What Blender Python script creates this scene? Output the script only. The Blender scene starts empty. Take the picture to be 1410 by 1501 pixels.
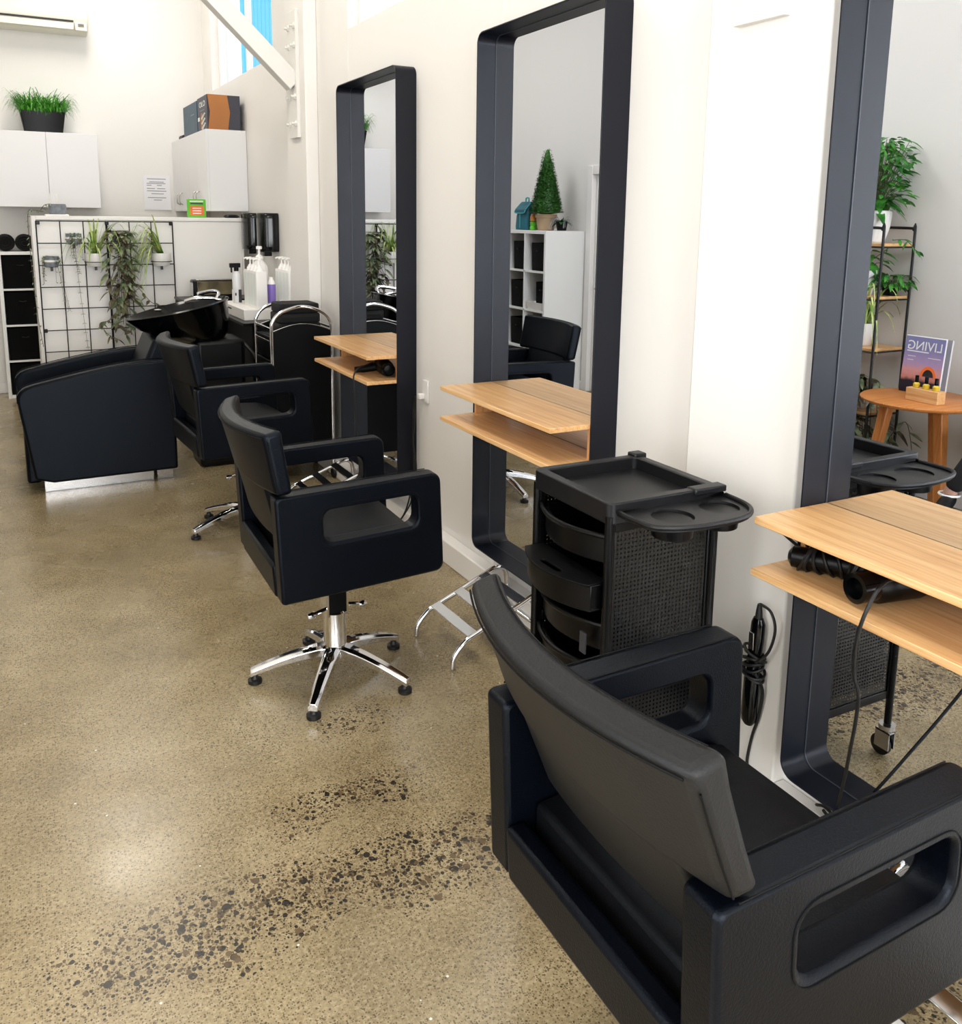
FV = 0.95
import bpy, bmesh, math, random
from mathutils import Vector, Matrix, Euler
PI = math.pi
R = math.radians
S = bpy.context.scene
COL = S.collection
rnd = random.Random(7)

# ------------------------------------------------------------------ materials
def lin(c):
    return tuple(((x/255)/12.92 if x/255 <= .04045 else (((x/255)+.055)/1.055)**2.4) for x in c) + (1.0,)

def new_mat(name):
    m = bpy.data.materials.new(name); m.use_nodes = True
    nt = m.node_tree
    return m, nt, nt.nodes['Principled BSDF']

def mat(name, rgb, rough=.5, metal=0.0, spec=.5, bump=0.0, bscale=200.0, vary=0.0, vscale=8.0, emit=None, estr=0.0, coat=0.0):
    m, nt, p = new_mat(name)
    c = lin(rgb)
    p.inputs['Base Color'].default_value = c
    p.inputs['Roughness'].default_value = rough
    p.inputs['Metallic'].default_value = metal
    p.inputs['Specular IOR Level'].default_value = spec
    p.inputs['Coat Weight'].default_value = coat
    tc = nt.nodes.new('ShaderNodeTexCoord')
    if vary:
        n = nt.nodes.new('ShaderNodeTexNoise'); n.inputs['Scale'].default_value = vscale; n.inputs['Detail'].default_value = 4
        nt.links.new(tc.outputs['Object'], n.inputs['Vector'])
        mx = nt.nodes.new('ShaderNodeMix'); mx.data_type = 'RGBA'
        nt.links.new(n.outputs['Fac'], mx.inputs['Factor'])
        mx.inputs['A'].default_value = tuple(x*(1-vary) for x in c[:3])+(1,)
        mx.inputs['B'].default_value = tuple(min(1, x*(1+vary)) for x in c[:3])+(1,)
        nt.links.new(mx.outputs['Result'], p.inputs['Base Color'])
    if bump:
        n = nt.nodes.new('ShaderNodeTexNoise'); n.inputs['Scale'].default_value = bscale; n.inputs['Detail'].default_value = 3
        nt.links.new(tc.outputs['Object'], n.inputs['Vector'])
        b = nt.nodes.new('ShaderNodeBump'); b.inputs['Strength'].default_value = bump; b.inputs['Distance'].default_value = .002
        nt.links.new(n.outputs['Fac'], b.inputs['Height']); nt.links.new(b.outputs['Normal'], p.inputs['Normal'])
    if emit:
        p.inputs['Emission Color'].default_value = lin(emit); p.inputs['Emission Strength'].default_value = estr
    return m

def ramp(nt, fac, stops):
    r = nt.nodes.new('ShaderNodeValToRGB'); e = r.color_ramp.elements
    while len(e) < len(stops): e.new(.5)
    for i, (pos, col) in enumerate(stops):
        e[i].position = pos; e[i].color = col
    nt.links.new(fac, r.inputs['Fac']); return r.outputs['Color']

def math_node(nt, op, a, b=None, c=None, clamp=False):
    n = nt.nodes.new('ShaderNodeMath'); n.operation = op; n.use_clamp = clamp
    for i, v in enumerate((a, b, c)):
        if v is None: continue
        if isinstance(v, (int, float)): n.inputs[i].default_value = v
        else: nt.links.new(v, n.inputs[i])
    return n.outputs[0]

def mixc(nt, f, a, b, mode='MIX'):
    m = nt.nodes.new('ShaderNodeMix'); m.data_type = 'RGBA'; m.blend_type = mode
    for k, v in (('Factor', f), ('A', a), ('B', b)):
        if isinstance(v, (int, float, tuple)): m.inputs[k].default_value = v
        else: nt.links.new(v, m.inputs[k])
    return m.outputs['Result']

def floor_mat():
    m, nt, p = new_mat('polished_concrete')
    N = nt.nodes.new; L = nt.links.new
    tc = N('ShaderNodeTexCoord'); V = tc.outputs['Object']
    def noise(scale, detail=4, rough=.55, dist=0):
        n = N('ShaderNodeTexNoise'); n.inputs['Scale'].default_value = scale; n.inputs['Detail'].default_value = detail
        n.inputs['Roughness'].default_value = rough; n.inputs['Distortion'].default_value = dist
        L(V, n.inputs['Vector']); return n.outputs['Fac']
    def vor(scale, feat='F1'):
        n = N('ShaderNodeTexVoronoi'); n.inputs['Scale'].default_value = scale; n.feature = feat
        L(V, n.inputs['Vector']); return n
    big = noise(.9, 5, .6, .3); mid = noise(4.5, 5, .6)
    c = ramp(nt, big, [(.30, lin((104, 88, 57))), (.5, lin((150, 131, 93))), (.68, lin((188, 169, 128)))])
    c2 = ramp(nt, mid, [(.28, lin((106, 89, 58))), (.5, lin((150, 131, 93))), (.72, lin((188, 171, 134)))])
    c = mixc(nt, .45, c, c2)
    g = noise(95, 4, .75)
    gr = ramp(nt, g, [(.34, lin((82, 68, 44))), (.5, lin((152, 134, 97))), (.66, lin((216, 200, 162)))])
    c = mixc(nt, .32, c, gr)
    # sand fines: many small dark dots, denser in places
    den = ramp(nt, noise(1.7, 3), [(.3, (.35, .35, .35, 1)), (.65, (1, 1, 1, 1))])
    for sc, thr, kp in ((210, .40, .60), (125, .36, .42)):
        v1 = vor(sc); vr = N('ShaderNodeSeparateColor'); L(v1.outputs['Color'], vr.inputs['Color'])
        fm = math_node(nt, 'MULTIPLY', math_node(nt, 'LESS_THAN', v1.outputs['Distance'], thr), math_node(nt, 'LESS_THAN', vr.outputs[0], math_node(nt, 'MULTIPLY', den, kp)))
        fcol = ramp(nt, vr.outputs[1], [(0, lin((58, 46, 30))), (1, lin((104, 84, 54)))])
        c = mixc(nt, math_node(nt, 'MULTIPLY', fm, .8), c, fcol)
    # exposed pebbles in bands across the slab
    sep = N('ShaderNodeSeparateXYZ'); L(V, sep.inputs[0])
    wob = math_node(nt, 'MULTIPLY', math_node(nt, 'SUBTRACT', noise(3.0, 2), .5), .30)
    def band(y0, w, x0, x1, soft):
        d = math_node(nt, 'DIVIDE', math_node(nt, 'ABSOLUTE', math_node(nt, 'SUBTRACT', math_node(nt, 'ADD', sep.outputs['Y'], wob), y0)), w)
        b = math_node(nt, 'SUBTRACT', 1, math_node(nt, 'POWER', d, 2.0), None, True)
        xa = math_node(nt, 'DIVIDE', math_node(nt, 'SUBTRACT', sep.outputs['X'], x0), soft, None, True)
        xb = math_node(nt, 'DIVIDE', math_node(nt, 'SUBTRACT', x1, sep.outputs['X']), soft, None, True)
        return math_node(nt, 'MULTIPLY', b, math_node(nt, 'MULTIPLY', xa, xb))
    msk = math_node(nt, 'MAXIMUM', band(1.92, .16, -1.95, -.3, .25), band(2.25, .085, -1.35, -.85, .15))
    msk = math_node(nt, 'MAXIMUM', msk, math_node(nt, 'MULTIPLY', band(.9, .25, -1.0, .3, .3), .6))
    msk = math_node(nt, 'MAXIMUM', msk, math_node(nt, 'MULTIPLY', band(2.62, .07, -1.1, -.75, .12), .45))
    wv = N('ShaderNodeTexNoise'); wv.inputs['Scale'].default_value = 45; L(V, wv.inputs['Vector'])
    va = N('ShaderNodeVectorMath'); va.operation = 'MULTIPLY_ADD'; L(wv.outputs['Color'], va.inputs[0]); va.inputs[1].default_value = (.007, .007, 0); L(V, va.inputs[2])
    for sc, thr, kk, pw in ((38, .46, .5, 1.2), (56, .46, .8, 1.0), (80, .44, .95, .8), (120, .4, .9, .5)):
        mp = N('ShaderNodeMapping'); mp.inputs['Rotation'].default_value = (0, 0, .5+sc*.01); mp.inputs['Scale'].default_value = (1.05, .92, 1); L(va.outputs[0], mp.inputs['Vector'])
        v = N('ShaderNodeTexVoronoi'); v.inputs['Scale'].default_value = sc; L(mp.outputs[0], v.inputs['Vector'])
        s2 = N('ShaderNodeSeparateColor'); L(v.outputs['Color'], s2.inputs['Color'])
        rad = math_node(nt, 'MULTIPLY', math_node(nt, 'ADD', .5, math_node(nt, 'MULTIPLY', s2.outputs[1], .5)), thr)
        inside = math_node(nt, 'LESS_THAN', v.outputs['Distance'], rad)
        chance = math_node(nt, 'LESS_THAN', s2.outputs[0], math_node(nt, 'MULTIPLY', math_node(nt, 'POWER', msk, pw), kk))
        f = math_node(nt, 'MULTIPLY', inside, chance)
        pcol = ramp(nt, s2.outputs[2], [(0, lin((26, 27, 25))), (.55, lin((50, 42, 32))), (1, lin((98, 78, 50)))])
        c = mixc(nt, math_node(nt, 'MULTIPLY', f, .94), c, pcol)
    # rare white chips
    v4 = vor(26); s4 = N('ShaderNodeSeparateColor'); L(v4.outputs['Color'], s4.inputs['Color'])
    chip = math_node(nt, 'MULTIPLY', math_node(nt, 'LESS_THAN', v4.outputs['Distance'], .09), math_node(nt, 'LESS_THAN', s4.outputs[0], .06))
    c = mixc(nt, chip, c, lin((225, 220, 205)))
    hs = N('ShaderNodeHueSaturation'); hs.inputs['Saturation'].default_value = .92; hs.inputs['Value'].default_value = FV; L(c, hs.inputs['Color'])
    L(hs.outputs[0], p.inputs['Base Color'])
    rr = ramp(nt, noise(2.5, 3), [(.3, (.20, .20, .20, 1)), (.7, (.34, .34, .34, 1))])
    L(rr, p.inputs['Roughness'])
    p.inputs['Specular IOR Level'].default_value = .5
    b = N('ShaderNodeBump'); b.inputs['Strength'].default_value = .05; b.inputs['Distance'].default_value = .001
    L(noise(60, 3), b.inputs['Height']); L(b.outputs['Normal'], p.inputs['Normal'])
    return m

def wood_mat(name, dark, mid_, light, axis='Y', scale=1.0, rough=.35):
    m, nt, p = new_mat(name)
    N = nt.nodes.new; L = nt.links.new
    tc = N('ShaderNodeTexCoord'); mp = N('ShaderNodeMapping')
    k = {'X': (.9, 26, 26), 'Y': (26, .9, 26), 'Z': (26, 26, .9)}[axis]
    mp.inputs['Scale'].default_value = tuple(x*scale for x in k)
    L(tc.outputs['Object'], mp.inputs['Vector'])
    n = N('ShaderNodeTexNoise'); n.inputs['Scale'].default_value = 1.6; n.inputs['Detail'].default_value = 6; n.inputs['Distortion'].default_value = 1.1
    L(mp.outputs[0], n.inputs['Vector'])
    c = ramp(nt, n.outputs['Fac'], [(.30, lin(dark)), (.5, lin(mid_)), (.72, lin(light))])
    n2 = N('ShaderNodeTexNoise'); n2.inputs['Scale'].default_value = 9; n2.inputs['Detail'].default_value = 3
    L(mp.outputs[0], n2.inputs['Vector'])
    c2 = ramp(nt, n2.outputs['Fac'], [(.35, lin(dark)), (.6, lin(light))])
    L(mixc(nt, .3, c, c2), p.inputs['Base Color'])
    p.inputs['Roughness'].default_value = rough
    return m

def perforated_mat():
    m, nt, p = new_mat('perforated_black_steel')
    N = nt.nodes.new; L = nt.links.new
    p.inputs['Base Color'].default_value = lin((3, 3, 4)); p.inputs['Roughness'].default_value = .24; p.inputs['Specular IOR Level'].default_value = .42
    tc = N('ShaderNodeTexCoord'); sep = N('ShaderNodeSeparateXYZ'); L(tc.outputs['Object'], sep.inputs[0])
    def cell(o, pitch):
        f = math_node(nt, 'FRACT', math_node(nt, 'ADD', math_node(nt, 'DIVIDE', o, pitch), 100.5))
        return math_node(nt, 'SUBTRACT', f, .5)
    a = cell(math_node(nt, 'ADD', sep.outputs['X'], sep.outputs['Y']), .0115); b = cell(sep.outputs['Z'], .0115)
    d = math_node(nt, 'SQRT', math_node(nt, 'ADD', math_node(nt, 'MULTIPLY', a, a), math_node(nt, 'MULTIPLY', b, b)))
    hole = math_node(nt, 'LESS_THAN', d, .24)
    t = N('ShaderNodeBsdfTransparent'); mx = N('ShaderNodeMixShader')
    L(hole, mx.inputs[0]); L(p.outputs[0], mx.inputs[1]); L(t.outputs[0], mx.inputs[2])
    L(mx.outputs[0], nt.nodes['Material Output'].inputs['Surface'])
    return m

def glass_mat():
    m, nt, p = new_mat('window_glass')
    N = nt.nodes.new; L = nt.links.new
    t = N('ShaderNodeBsdfTransparent'); g = N('ShaderNodeBsdfGlossy'); g.inputs['Roughness'].default_value = .02
    mx = N('ShaderNodeMixShader'); mx.inputs[0].default_value = .05; L(t.outputs[0], mx.inputs[1]); L(g.outputs[0], mx.inputs[2])
    L(mx.outputs[0], nt.nodes['Material Output'].inputs['Surface'])
    return m

def leaf_mat(name, a, b, scale=30):
    m, nt, p = new_mat(name)
    N = nt.nodes.new; L = nt.links.new
    tc = N('ShaderNodeTexCoord'); n = N('ShaderNodeTexNoise'); n.inputs['Scale'].default_value = scale; n.inputs['Detail'].default_value = 2
    L(tc.outputs['Object'], n.inputs['Vector'])
    L(ramp(nt, n.outputs['Fac'], [(.35, lin(a)), (.65, lin(b))]), p.inputs['Base Color'])
    p.inputs['Roughness'].default_value = .45
    p.inputs['Subsurface Weight'].default_value = 0
    return m

def cover_mat():
    # magazine cover: dusk sky over a low building with an arch, bands run up the page
    m, nt, p = new_mat('magazine_cover')
    N = nt.nodes.new; L = nt.links.new
    tc = N('ShaderNodeTexCoord'); sep = N('ShaderNodeSeparateXYZ'); L(tc.outputs['Generated'], sep.inputs[0])
    n = N('ShaderNodeTexNoise'); n.inputs['Scale'].default_value = 7; n.inputs['Detail'].default_value = 4; L(tc.outputs['Generated'], n.inputs['Vector'])
    zz = math_node(nt, 'ADD', sep.outputs['Z'], math_node(nt, 'MULTIPLY', math_node(nt, 'SUBTRACT', n.outputs['Fac'], .5), .16))
    c = ramp(nt, zz, [(.0, lin((28, 26, 34))), (.2, lin((40, 34, 46))), (.27, lin((196, 128, 116))), (.4, lin((214, 152, 150))), (.55, lin((176, 150, 190))), (.8, lin((132, 132, 178)))])
    L(c, p.inputs['Base Color']); p.inputs['Roughness'].default_value = .35
    return m

M = {}
M['wall'] = mat('white_painted_wall', (233, 230, 226), .55, vary=.015, vscale=3, bump=.25, bscale=45)
M['wall_left'] = mat('white_painted_plaster', (234, 231, 227), .6, bump=.15, bscale=60)
M['ceiling'] = mat('white_ceiling', (240, 240, 238), .7)
M['white_trim'] = mat('white_gloss_paint', (238, 235, 232), .35)
M['steel_paint'] = mat('painted_steel', (224, 222, 217), .4)
M['floor'] = floor_mat()
M['frame'] = mat('black_steel', (7, 11, 23), .4, .0, .3, vary=.2, vscale=5)
M['mirror'] = mat('mirror_glass', (232, 237, 246), .0, 1.0)
M['oak'] = wood_mat('oak_laminate', (198, 140, 84), (224, 174, 116), (238, 198, 146), 'Y')
M['oak_z'] = wood_mat('oak_laminate_edge', (190, 128, 78), (214, 158, 104), (226, 178, 126), 'Z')
M['tan_wood'] = wood_mat('tan_wood', (176, 104, 48), (200, 126, 64), (214, 146, 82), 'X', 1.0, .4)
M['tan_wood_z'] = wood_mat('tan_wood_leg', (176, 104, 48), (200, 126, 64), (214, 146, 82), 'Z', 1.0, .4)
M['pine'] = wood_mat('pale_pine', (204, 150, 92), (222, 174, 116), (234, 194, 140), 'Y')
M['leather'] = mat('black_leather', (2, 4, 10), .40, 0, .17, bump=.35, bscale=260, vary=.25, vscale=6)
M['leather_d'] = mat('black_leather_seat', (5, 5, 7), .5, 0, .2, bump=.35, bscale=260, vary=.2, vscale=9)
M['leather_lit'] = mat('lit_worn_black_leather', (19, 19, 20), .5, 0, .26, bump=.35, bscale=220, vary=.45, vscale=4)  # paler leather copy with window light and scuffs put into its colour
for k_ in ('leather', 'leather_d'):
    M[k_].node_tree.nodes['Principled BSDF'].inputs['Specular Tint'].default_value = (.76, .86, 1.0, 1)
M['thread'] = mat('black_piping', (3, 4, 6), .6, spec=.15)
M['bead'] = mat('grey_bead', (60, 64, 72), .4)
M['bronze'] = mat('bronze_mirror', (128, 120, 98), .12, 1.0)
M['chrome'] = mat('chrome', (222, 222, 224), .07, 1.0)
M['brushed'] = mat('brushed_steel', (200, 198, 196), .22, 1.0)
M['rubber'] = mat('black_rubber', (12, 12, 13), .5)
M['plastic'] = mat('black_plastic', (2, 2, 3), .36, spec=.22, bump=.1, bscale=400)
M['plastic_m'] = mat('black_matt_plastic', (2, 2, 3), .55, spec=.14)
M['gloss_black'] = mat('gloss_black', (3, 4, 6), .13, 0, .35)
M['plastic_g'] = mat('charcoal_plastic', (15, 15, 17), .40, 0, .32, bump=.1, bscale=400)
M['perf'] = perforated_mat()
M['white_panel'] = mat('white_melamine', (240, 237, 233), .4)
M['white_cab'] = mat('white_cabinet', (233, 232, 233), .38)
M['cube_white'] = mat('white_shelving', (238, 238, 236), .4)
M['wire'] = mat('black_wire', (14, 14, 16), .45)
M['ceramic'] = mat('white_ceramic', (238, 236, 232), .3)
M['terracotta'] = mat('beige_clay', (176, 150, 118), .7)
M['soil'] = mat('dark_soil', (40, 31, 24), .9, bump=.5, bscale=80)
M['grass'] = leaf_mat('bright_grass', (34, 108, 24), (96, 180, 52))
M['fern'] = leaf_mat('dark_fern', (22, 74, 30), (52, 116, 54))
M['spider'] = leaf_mat('spider_leaf', (92, 138, 44), (196, 208, 128), 14)
M['trad'] = leaf_mat('purple_trailing_leaf', (52, 34, 36), (108, 106, 76), 22)
M['trad_g'] = leaf_mat('grey_green_leaf', (66, 84, 58), (140, 150, 112), 22)
M['box'] = leaf_mat('boxwood_leaf', (20, 66, 14), (62, 128, 34), 60)
M['green'] = leaf_mat('green_leaf', (26, 96, 28), (74, 150, 52), 12)
M['succ'] = leaf_mat('succulent_leaf', (84, 110, 72), (132, 144, 98), 30)
M['stem'] = mat('green_stem', (74, 88, 50), .6)
M['stem_d'] = mat('brown_stem', (62, 48, 34), .6)
M['glass'] = glass_mat()
M['ac'] = mat('cream_plastic', (226, 222, 208), .35)
M['dark'] = mat('dark_gap', (24, 24, 26), .6)
M['paper'] = mat('white_paper', (236, 235, 238), .7)
M['ink'] = mat('grey_ink', (150, 150, 156), .7)
M['ink_d'] = mat('black_ink', (40, 40, 44), .7)
M['lime'] = mat('green_card', (96, 190, 36), .5)
M['orange'] = mat('orange_card', (240, 116, 44), .5)
M['print_w'] = mat('white_print', (240, 240, 236), .5)
M['kraft'] = mat('brown_card', (176, 112, 54), .55, vary=.15, vscale=6)
M['slate'] = mat('slate_card', (58, 58, 70), .5)
M['bluecard'] = mat('blue_card', (42, 72, 92), .5, vary=.5, vscale=14)
M['bottle'] = mat('white_bottle', (244, 242, 240), .3)
M['tint_g'] = mat('pale_green_label', (228, 234, 230), .4)
M['tint_r'] = mat('pale_grey_label', (216, 206, 204), .4)
M['purple'] = mat('purple_label', (136, 112, 196), .4)
M['clearish'] = mat('frosted_plastic', (222, 222, 224), .25)
M['towel'] = mat('black_towel', (9, 9, 10), .95, bump=.8, bscale=300)
M['fabric'] = mat('black_cloth_box', (3, 3, 4), .9, spec=.2, bump=.4, bscale=250)
M['teal'] = mat('teal_nylon', (14, 92, 108), .5, vary=.3, vscale=20)
M['teal_t'] = mat('light_teal_piping', (70, 168, 176), .5)
M['amber'] = mat('amber_jar', (190, 124, 48), .3)
M['lemon'] = mat('yellow_polish', (222, 190, 60), .15)
M['skin'] = mat('skin', (204, 160, 140), .5)
M['hair'] = mat('brown_hair', (58, 42, 32), .5)
M['cloth'] = mat('black_clothing', (14, 14, 17), .8, bump=.3, bscale=200)
M['cover'] = cover_mat()
M['cover2'] = mat('grey_magazine', (150, 150, 158), .4)
M['stripe'] = mat('grey_striped_weave', (120, 126, 134), .6, vary=.6, vscale=30)
M['clad'] = mat('white_cladding', (238, 238, 240), .6)
M['blueclad'] = mat('blue_cladding', (40, 150, 196), .6, vary=.2, vscale=30)
M['lamp'] = mat('lamp_diffuser', (255, 250, 240), .5, emit=(255, 246, 232), estr=4)
M['asphalt'] = mat('pale_paving', (170, 166, 158), .8)
M['sky_reflection'] = mat('painted_sky_reflection', (48, 120, 220), .3)  # flat blue for a painted sky reflection on the basin, left unused

# ------------------------------------------------------------------ mesh builder
def catmull(pts, n=6, closed=False):
    P = [Vector(p) for p in pts]; out = []
    m = len(P)
    rng = range(m if closed else m-1)
    for i in rng:
        if closed: p0, p1, p2, p3 = P[(i-1) % m], P[i], P[(i+1) % m], P[(i+2) % m]
        else: p0, p1, p2, p3 = P[max(i-1, 0)], P[i], P[i+1], P[min(i+2, m-1)]
        for k in range(n):
            t = k/n
            out.append(.5*((2*p1)+(p2-p0)*t+(2*p0-5*p1+4*p2-p3)*t*t+(3*p1-p0-3*p2+p3)*t**3))
    if not closed: out.append(P[-1])
    return out

def rrect(u0, v0, u1, v1, r, n=6):
    out = []
    if not isinstance(r, (tuple, list)): r = (r,)*4
    for (cu, cv, a0, rr) in ((u1-r[0], v1-r[0], 0, r[0]), (u0+r[1], v1-r[1], 90, r[1]), (u0+r[2], v0+r[2], 180, r[2]), (u1-r[3], v0+r[3], 270, r[3])):
        for k in range(n+1):
            a = R(a0+90*k/n); out.append((cu+rr*math.cos(a), cv+rr*math.sin(a)))
    return out

class B:
    def __init__(s): s.bm = bmesh.new(); s.mi = 0
    def _f(s, vs):
        try:
            f = s.bm.faces.new(vs); f.material_index = s.mi; return f
        except ValueError: return None
    def v(s, p): return s.bm.verts.new(p)
    def m(s, i): s.mi = i; return s
    def box(s, x0, y0, z0, x1, y1, z1, mtx=None):
        P = [(x0,y0,z0),(x1,y0,z0),(x1,y1,z0),(x0,y1,z0),(x0,y0,z1),(x1,y0,z1),(x1,y1,z1),(x0,y1,z1)]
        if mtx: P = [mtx @ Vector(p) for p in P]
        V = [s.v(p) for p in P]
        for f in ((3,2,1,0),(4,5,6,7),(0,1,5,4),(1,2,6,5),(2,3,7,6),(3,0,4,7)): s._f([V[i] for i in f])
        return s
    def hexa(s, P):
        V = [s.v(p) for p in P]
        for f in ((3,2,1,0),(4,5,6,7),(0,1,5,4),(1,2,6,5),(2,3,7,6),(3,0,4,7)): s._f([V[i] for i in f])
        return s
    def tube(s, pts, r, seg=8, closed=False, cap=True, smooth=0):
        P = catmull(pts, smooth, closed) if smooth else [Vector(p) for p in pts]
        n = len(P); rs = r if isinstance(r, (list, tuple)) else [r]*n
        if len(rs) != n: rs = [rs[min(int(i*len(rs)/n), len(rs)-1)] for i in range(n)]
        T = []
        for i in range(n):
            a = P[(i-1) % n] if closed or i > 0 else P[i]; b = P[(i+1) % n] if closed or i < n-1 else P[i]
            d = (b-a); T.append(d.normalized() if d.length > 1e-9 else Vector((0,0,1)))
        up = Vector((0,0,1)) if abs(T[0].z) < .9 else Vector((1,0,0))
        N = T[0].cross(up).normalized(); rings = []
        for i in range(n):
            N = (N - T[i]*N.dot(T[i]))
            N = N.normalized() if N.length > 1e-6 else T[i].orthogonal().normalized()
            Bn = T[i].cross(N)
            rings.append([s.v(P[i]+(N*math.cos(2*PI*k/seg)+Bn*math.sin(2*PI*k/seg))*rs[i]) for k in range(seg)])
        for i in range(n if closed else n-1):
            a, b = rings[i], rings[(i+1) % n]
            for k in range(seg): s._f([a[k], a[(k+1) % seg], b[(k+1) % seg], b[k]])
        if cap and not closed:
            s._f(rings[0][::-1]); s._f(rings[-1])
        return s
    def lathe(s, prof, c=(0,0,0), seg=24, axis='Z', mtx=None, sx=1, sy=1):
        rings = []
        for (r, h) in prof:
            ring = []
            for k in range(seg):
                a = 2*PI*k/seg; u, w = r*math.cos(a)*sx, r*math.sin(a)*sy
                p = {'Z': Vector((u, w, h)), 'X': Vector((h, u, w)), 'Y': Vector((u, h, w))}[axis]
                if mtx: p = mtx @ p
                ring.append(s.v(Vector(c)+p))
            rings.append(ring)
        for a, b in zip(rings, rings[1:]):
            for k in range(seg): s._f([a[k], a[(k+1) % seg], b[(k+1) % seg], b[k]])
        if prof[0][0] > 1e-6: s._f(rings[0][::-1])
        if prof[-1][0] > 1e-6: s._f(rings[-1])
        return s
    def loft(s, rings, cap=True, closed=True):
        RV = [[s.v(p) for p in r] for r in rings]; n = len(RV[0])
        for a, b in zip(RV, RV[1:]):
            for k in range(n if closed else n-1): s._f([a[k], a[(k+1) % n], b[(k+1) % n], b[k]])
        if cap: s._f(RV[0][::-1]); s._f(RV[-1])
        return s
    def prism(s, poly, a, b, fn):
        """poly of (u,v); fn(u,v,w)->xyz; w from a to b"""
        return s.loft([[fn(u, v, a) for u, v in poly], [fn(u, v, b) for u, v in poly]])
    def ring(s, outer, inner, a, b, fn):
        n = len(outer); Q = [[s.v(fn(u, v, w)) for u, v in loop] for loop in (outer, inner) for w in (a, b)]
        oa, ob, ia, ib = Q
        for k in range(n):
            j = (k+1) % n
            s._f([oa[k], oa[j], ob[j], ob[k]]); s._f([ia[j], ia[k], ib[k], ib[j]])
            s._f([ob[k], ob[j], ib[j], ib[k]]); s._f([oa[j], oa[k], ia[k], ia[j]])
        return s
    def holed(s, outer, holes, a, b, fn):
        loops = [outer]+holes
        tops = []
        for w, flip in ((a, True), (b, False)):
            tmp = bmesh.new(); ed = []; vv = []
            for lp in loops:
                V = [tmp.verts.new((u, v, 0)) for u, v in lp]; vv.append(V)
                ed += [tmp.edges.new((V[i], V[(i+1) % len(V)])) for i in range(len(V))]
            bmesh.ops.triangle_fill(tmp, edges=ed, use_beauty=True, use_dissolve=False)
            mp = {}
            for V in vv:
                for q in V: mp[q] = s.v(fn(q.co.x, q.co.y, w))
            for f in tmp.faces: s._f([mp[q] for q in f.verts])
            tops.append([[mp[q] for q in V] for V in vv]); tmp.free()
        for la, lb in zip(*tops):
            n = len(la)
            for k in range(n): s._f([la[k], la[(k+1) % n], lb[(k+1) % n], lb[k]])
        return s
    def slab(s, fa, fb, us, vs):
        A = [[s.v(fa(u, v)) for v in vs] for u in us]; Bq = [[s.v(fb(u, v)) for v in vs] for u in us]
        nu, nv = len(us), len(vs)
        for i in range(nu-1):
            for j in range(nv-1):
                s._f([A[i][j], A[i+1][j], A[i+1][j+1], A[i][j+1]]); s._f([Bq[i][j+1], Bq[i+1][j+1], Bq[i+1][j], Bq[i][j]])
        for i in range(nu-1):
            s._f([A[i+1][0], A[i][0], Bq[i][0], Bq[i+1][0]]); s._f([A[i][-1], A[i+1][-1], Bq[i+1][-1], Bq[i][-1]])
        for j in range(nv-1):
            s._f([A[0][j], A[0][j+1], Bq[0][j+1], Bq[0][j]]); s._f([A[-1][j+1], A[-1][j], Bq[-1][j], Bq[-1][j+1]])
        return s
    def leaf(s, base, d, length, width, droop=.3, n=4, up=None):
        d = Vector(d).normalized(); base = Vector(base)
        side = d.cross(Vector((0,0,1)))
        side = side.normalized() if side.length > 1e-3 else Vector((1,0,0))
        if up: side = (Matrix.Rotation(up, 3, d) @ side)
        pr = None
        for i in range(n+1):
            t = i/n; w = width*math.sin(PI*min(.98, (t*.86+.1)))*.5
            c = base+d*length*t+Vector((0,0,-droop*length*t*t))
            q = (s.v(c-side*w), s.v(c+side*w))
            if pr: s._f([pr[0], pr[1], q[1], q[0]])
            pr = q
        return s
    def blade(s, base, az, length, width, rise, droop, n=7):
        d = Vector((math.cos(az), math.sin(az), 0)); side = Vector((-d.y, d.x, 0)); pr = None
        for i in range(n+1):
            t = i/n; w = width*(1-t**2.2)*.5+.0006
            c = Vector(base)+d*length*t*(1-.15*t)+Vector((0,0,rise*length*math.sin(t*PI*.55)-droop*length*t**2.4))
            q = (s.v(c-side*w), s.v(c+side*w))
            if pr: s._f([pr[0], pr[1], q[1], q[0]])
            pr = q
        return s
    def build(s, name, mats, parent=None, bevel=0, seg=2, smooth=True, ang=38, solid=0, sub=0, recalc=True):
        if recalc: bmesh.ops.recalc_face_normals(s.bm, faces=s.bm.faces[:])
        me = bpy.data.meshes.new(name); s.bm.to_mesh(me); s.bm.free()
        for mm in (mats if isinstance(mats, (list, tuple)) else [mats]): me.materials.append(M[mm] if isinstance(mm, str) else mm)
        if smooth:
            me.polygons.foreach_set('use_smooth', [True]*len(me.polygons)); me.set_sharp_from_angle(angle=R(ang))
        o = bpy.data.objects.new(name, me); COL.objects.link(o)
        if parent: o.parent = parent
        if solid:
            md = o.modifiers.new('solid', 'SOLIDIFY'); md.thickness = solid; md.offset = 0
        if bevel:
            md = o.modifiers.new('bevel', 'BEVEL'); md.width = bevel; md.segments = seg; md.limit_method = 'ANGLE'; md.angle_limit = R(40)
        if sub:
            md = o.modifiers.new('sub', 'SUBSURF'); md.levels = sub; md.render_levels = sub
        return o

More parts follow.
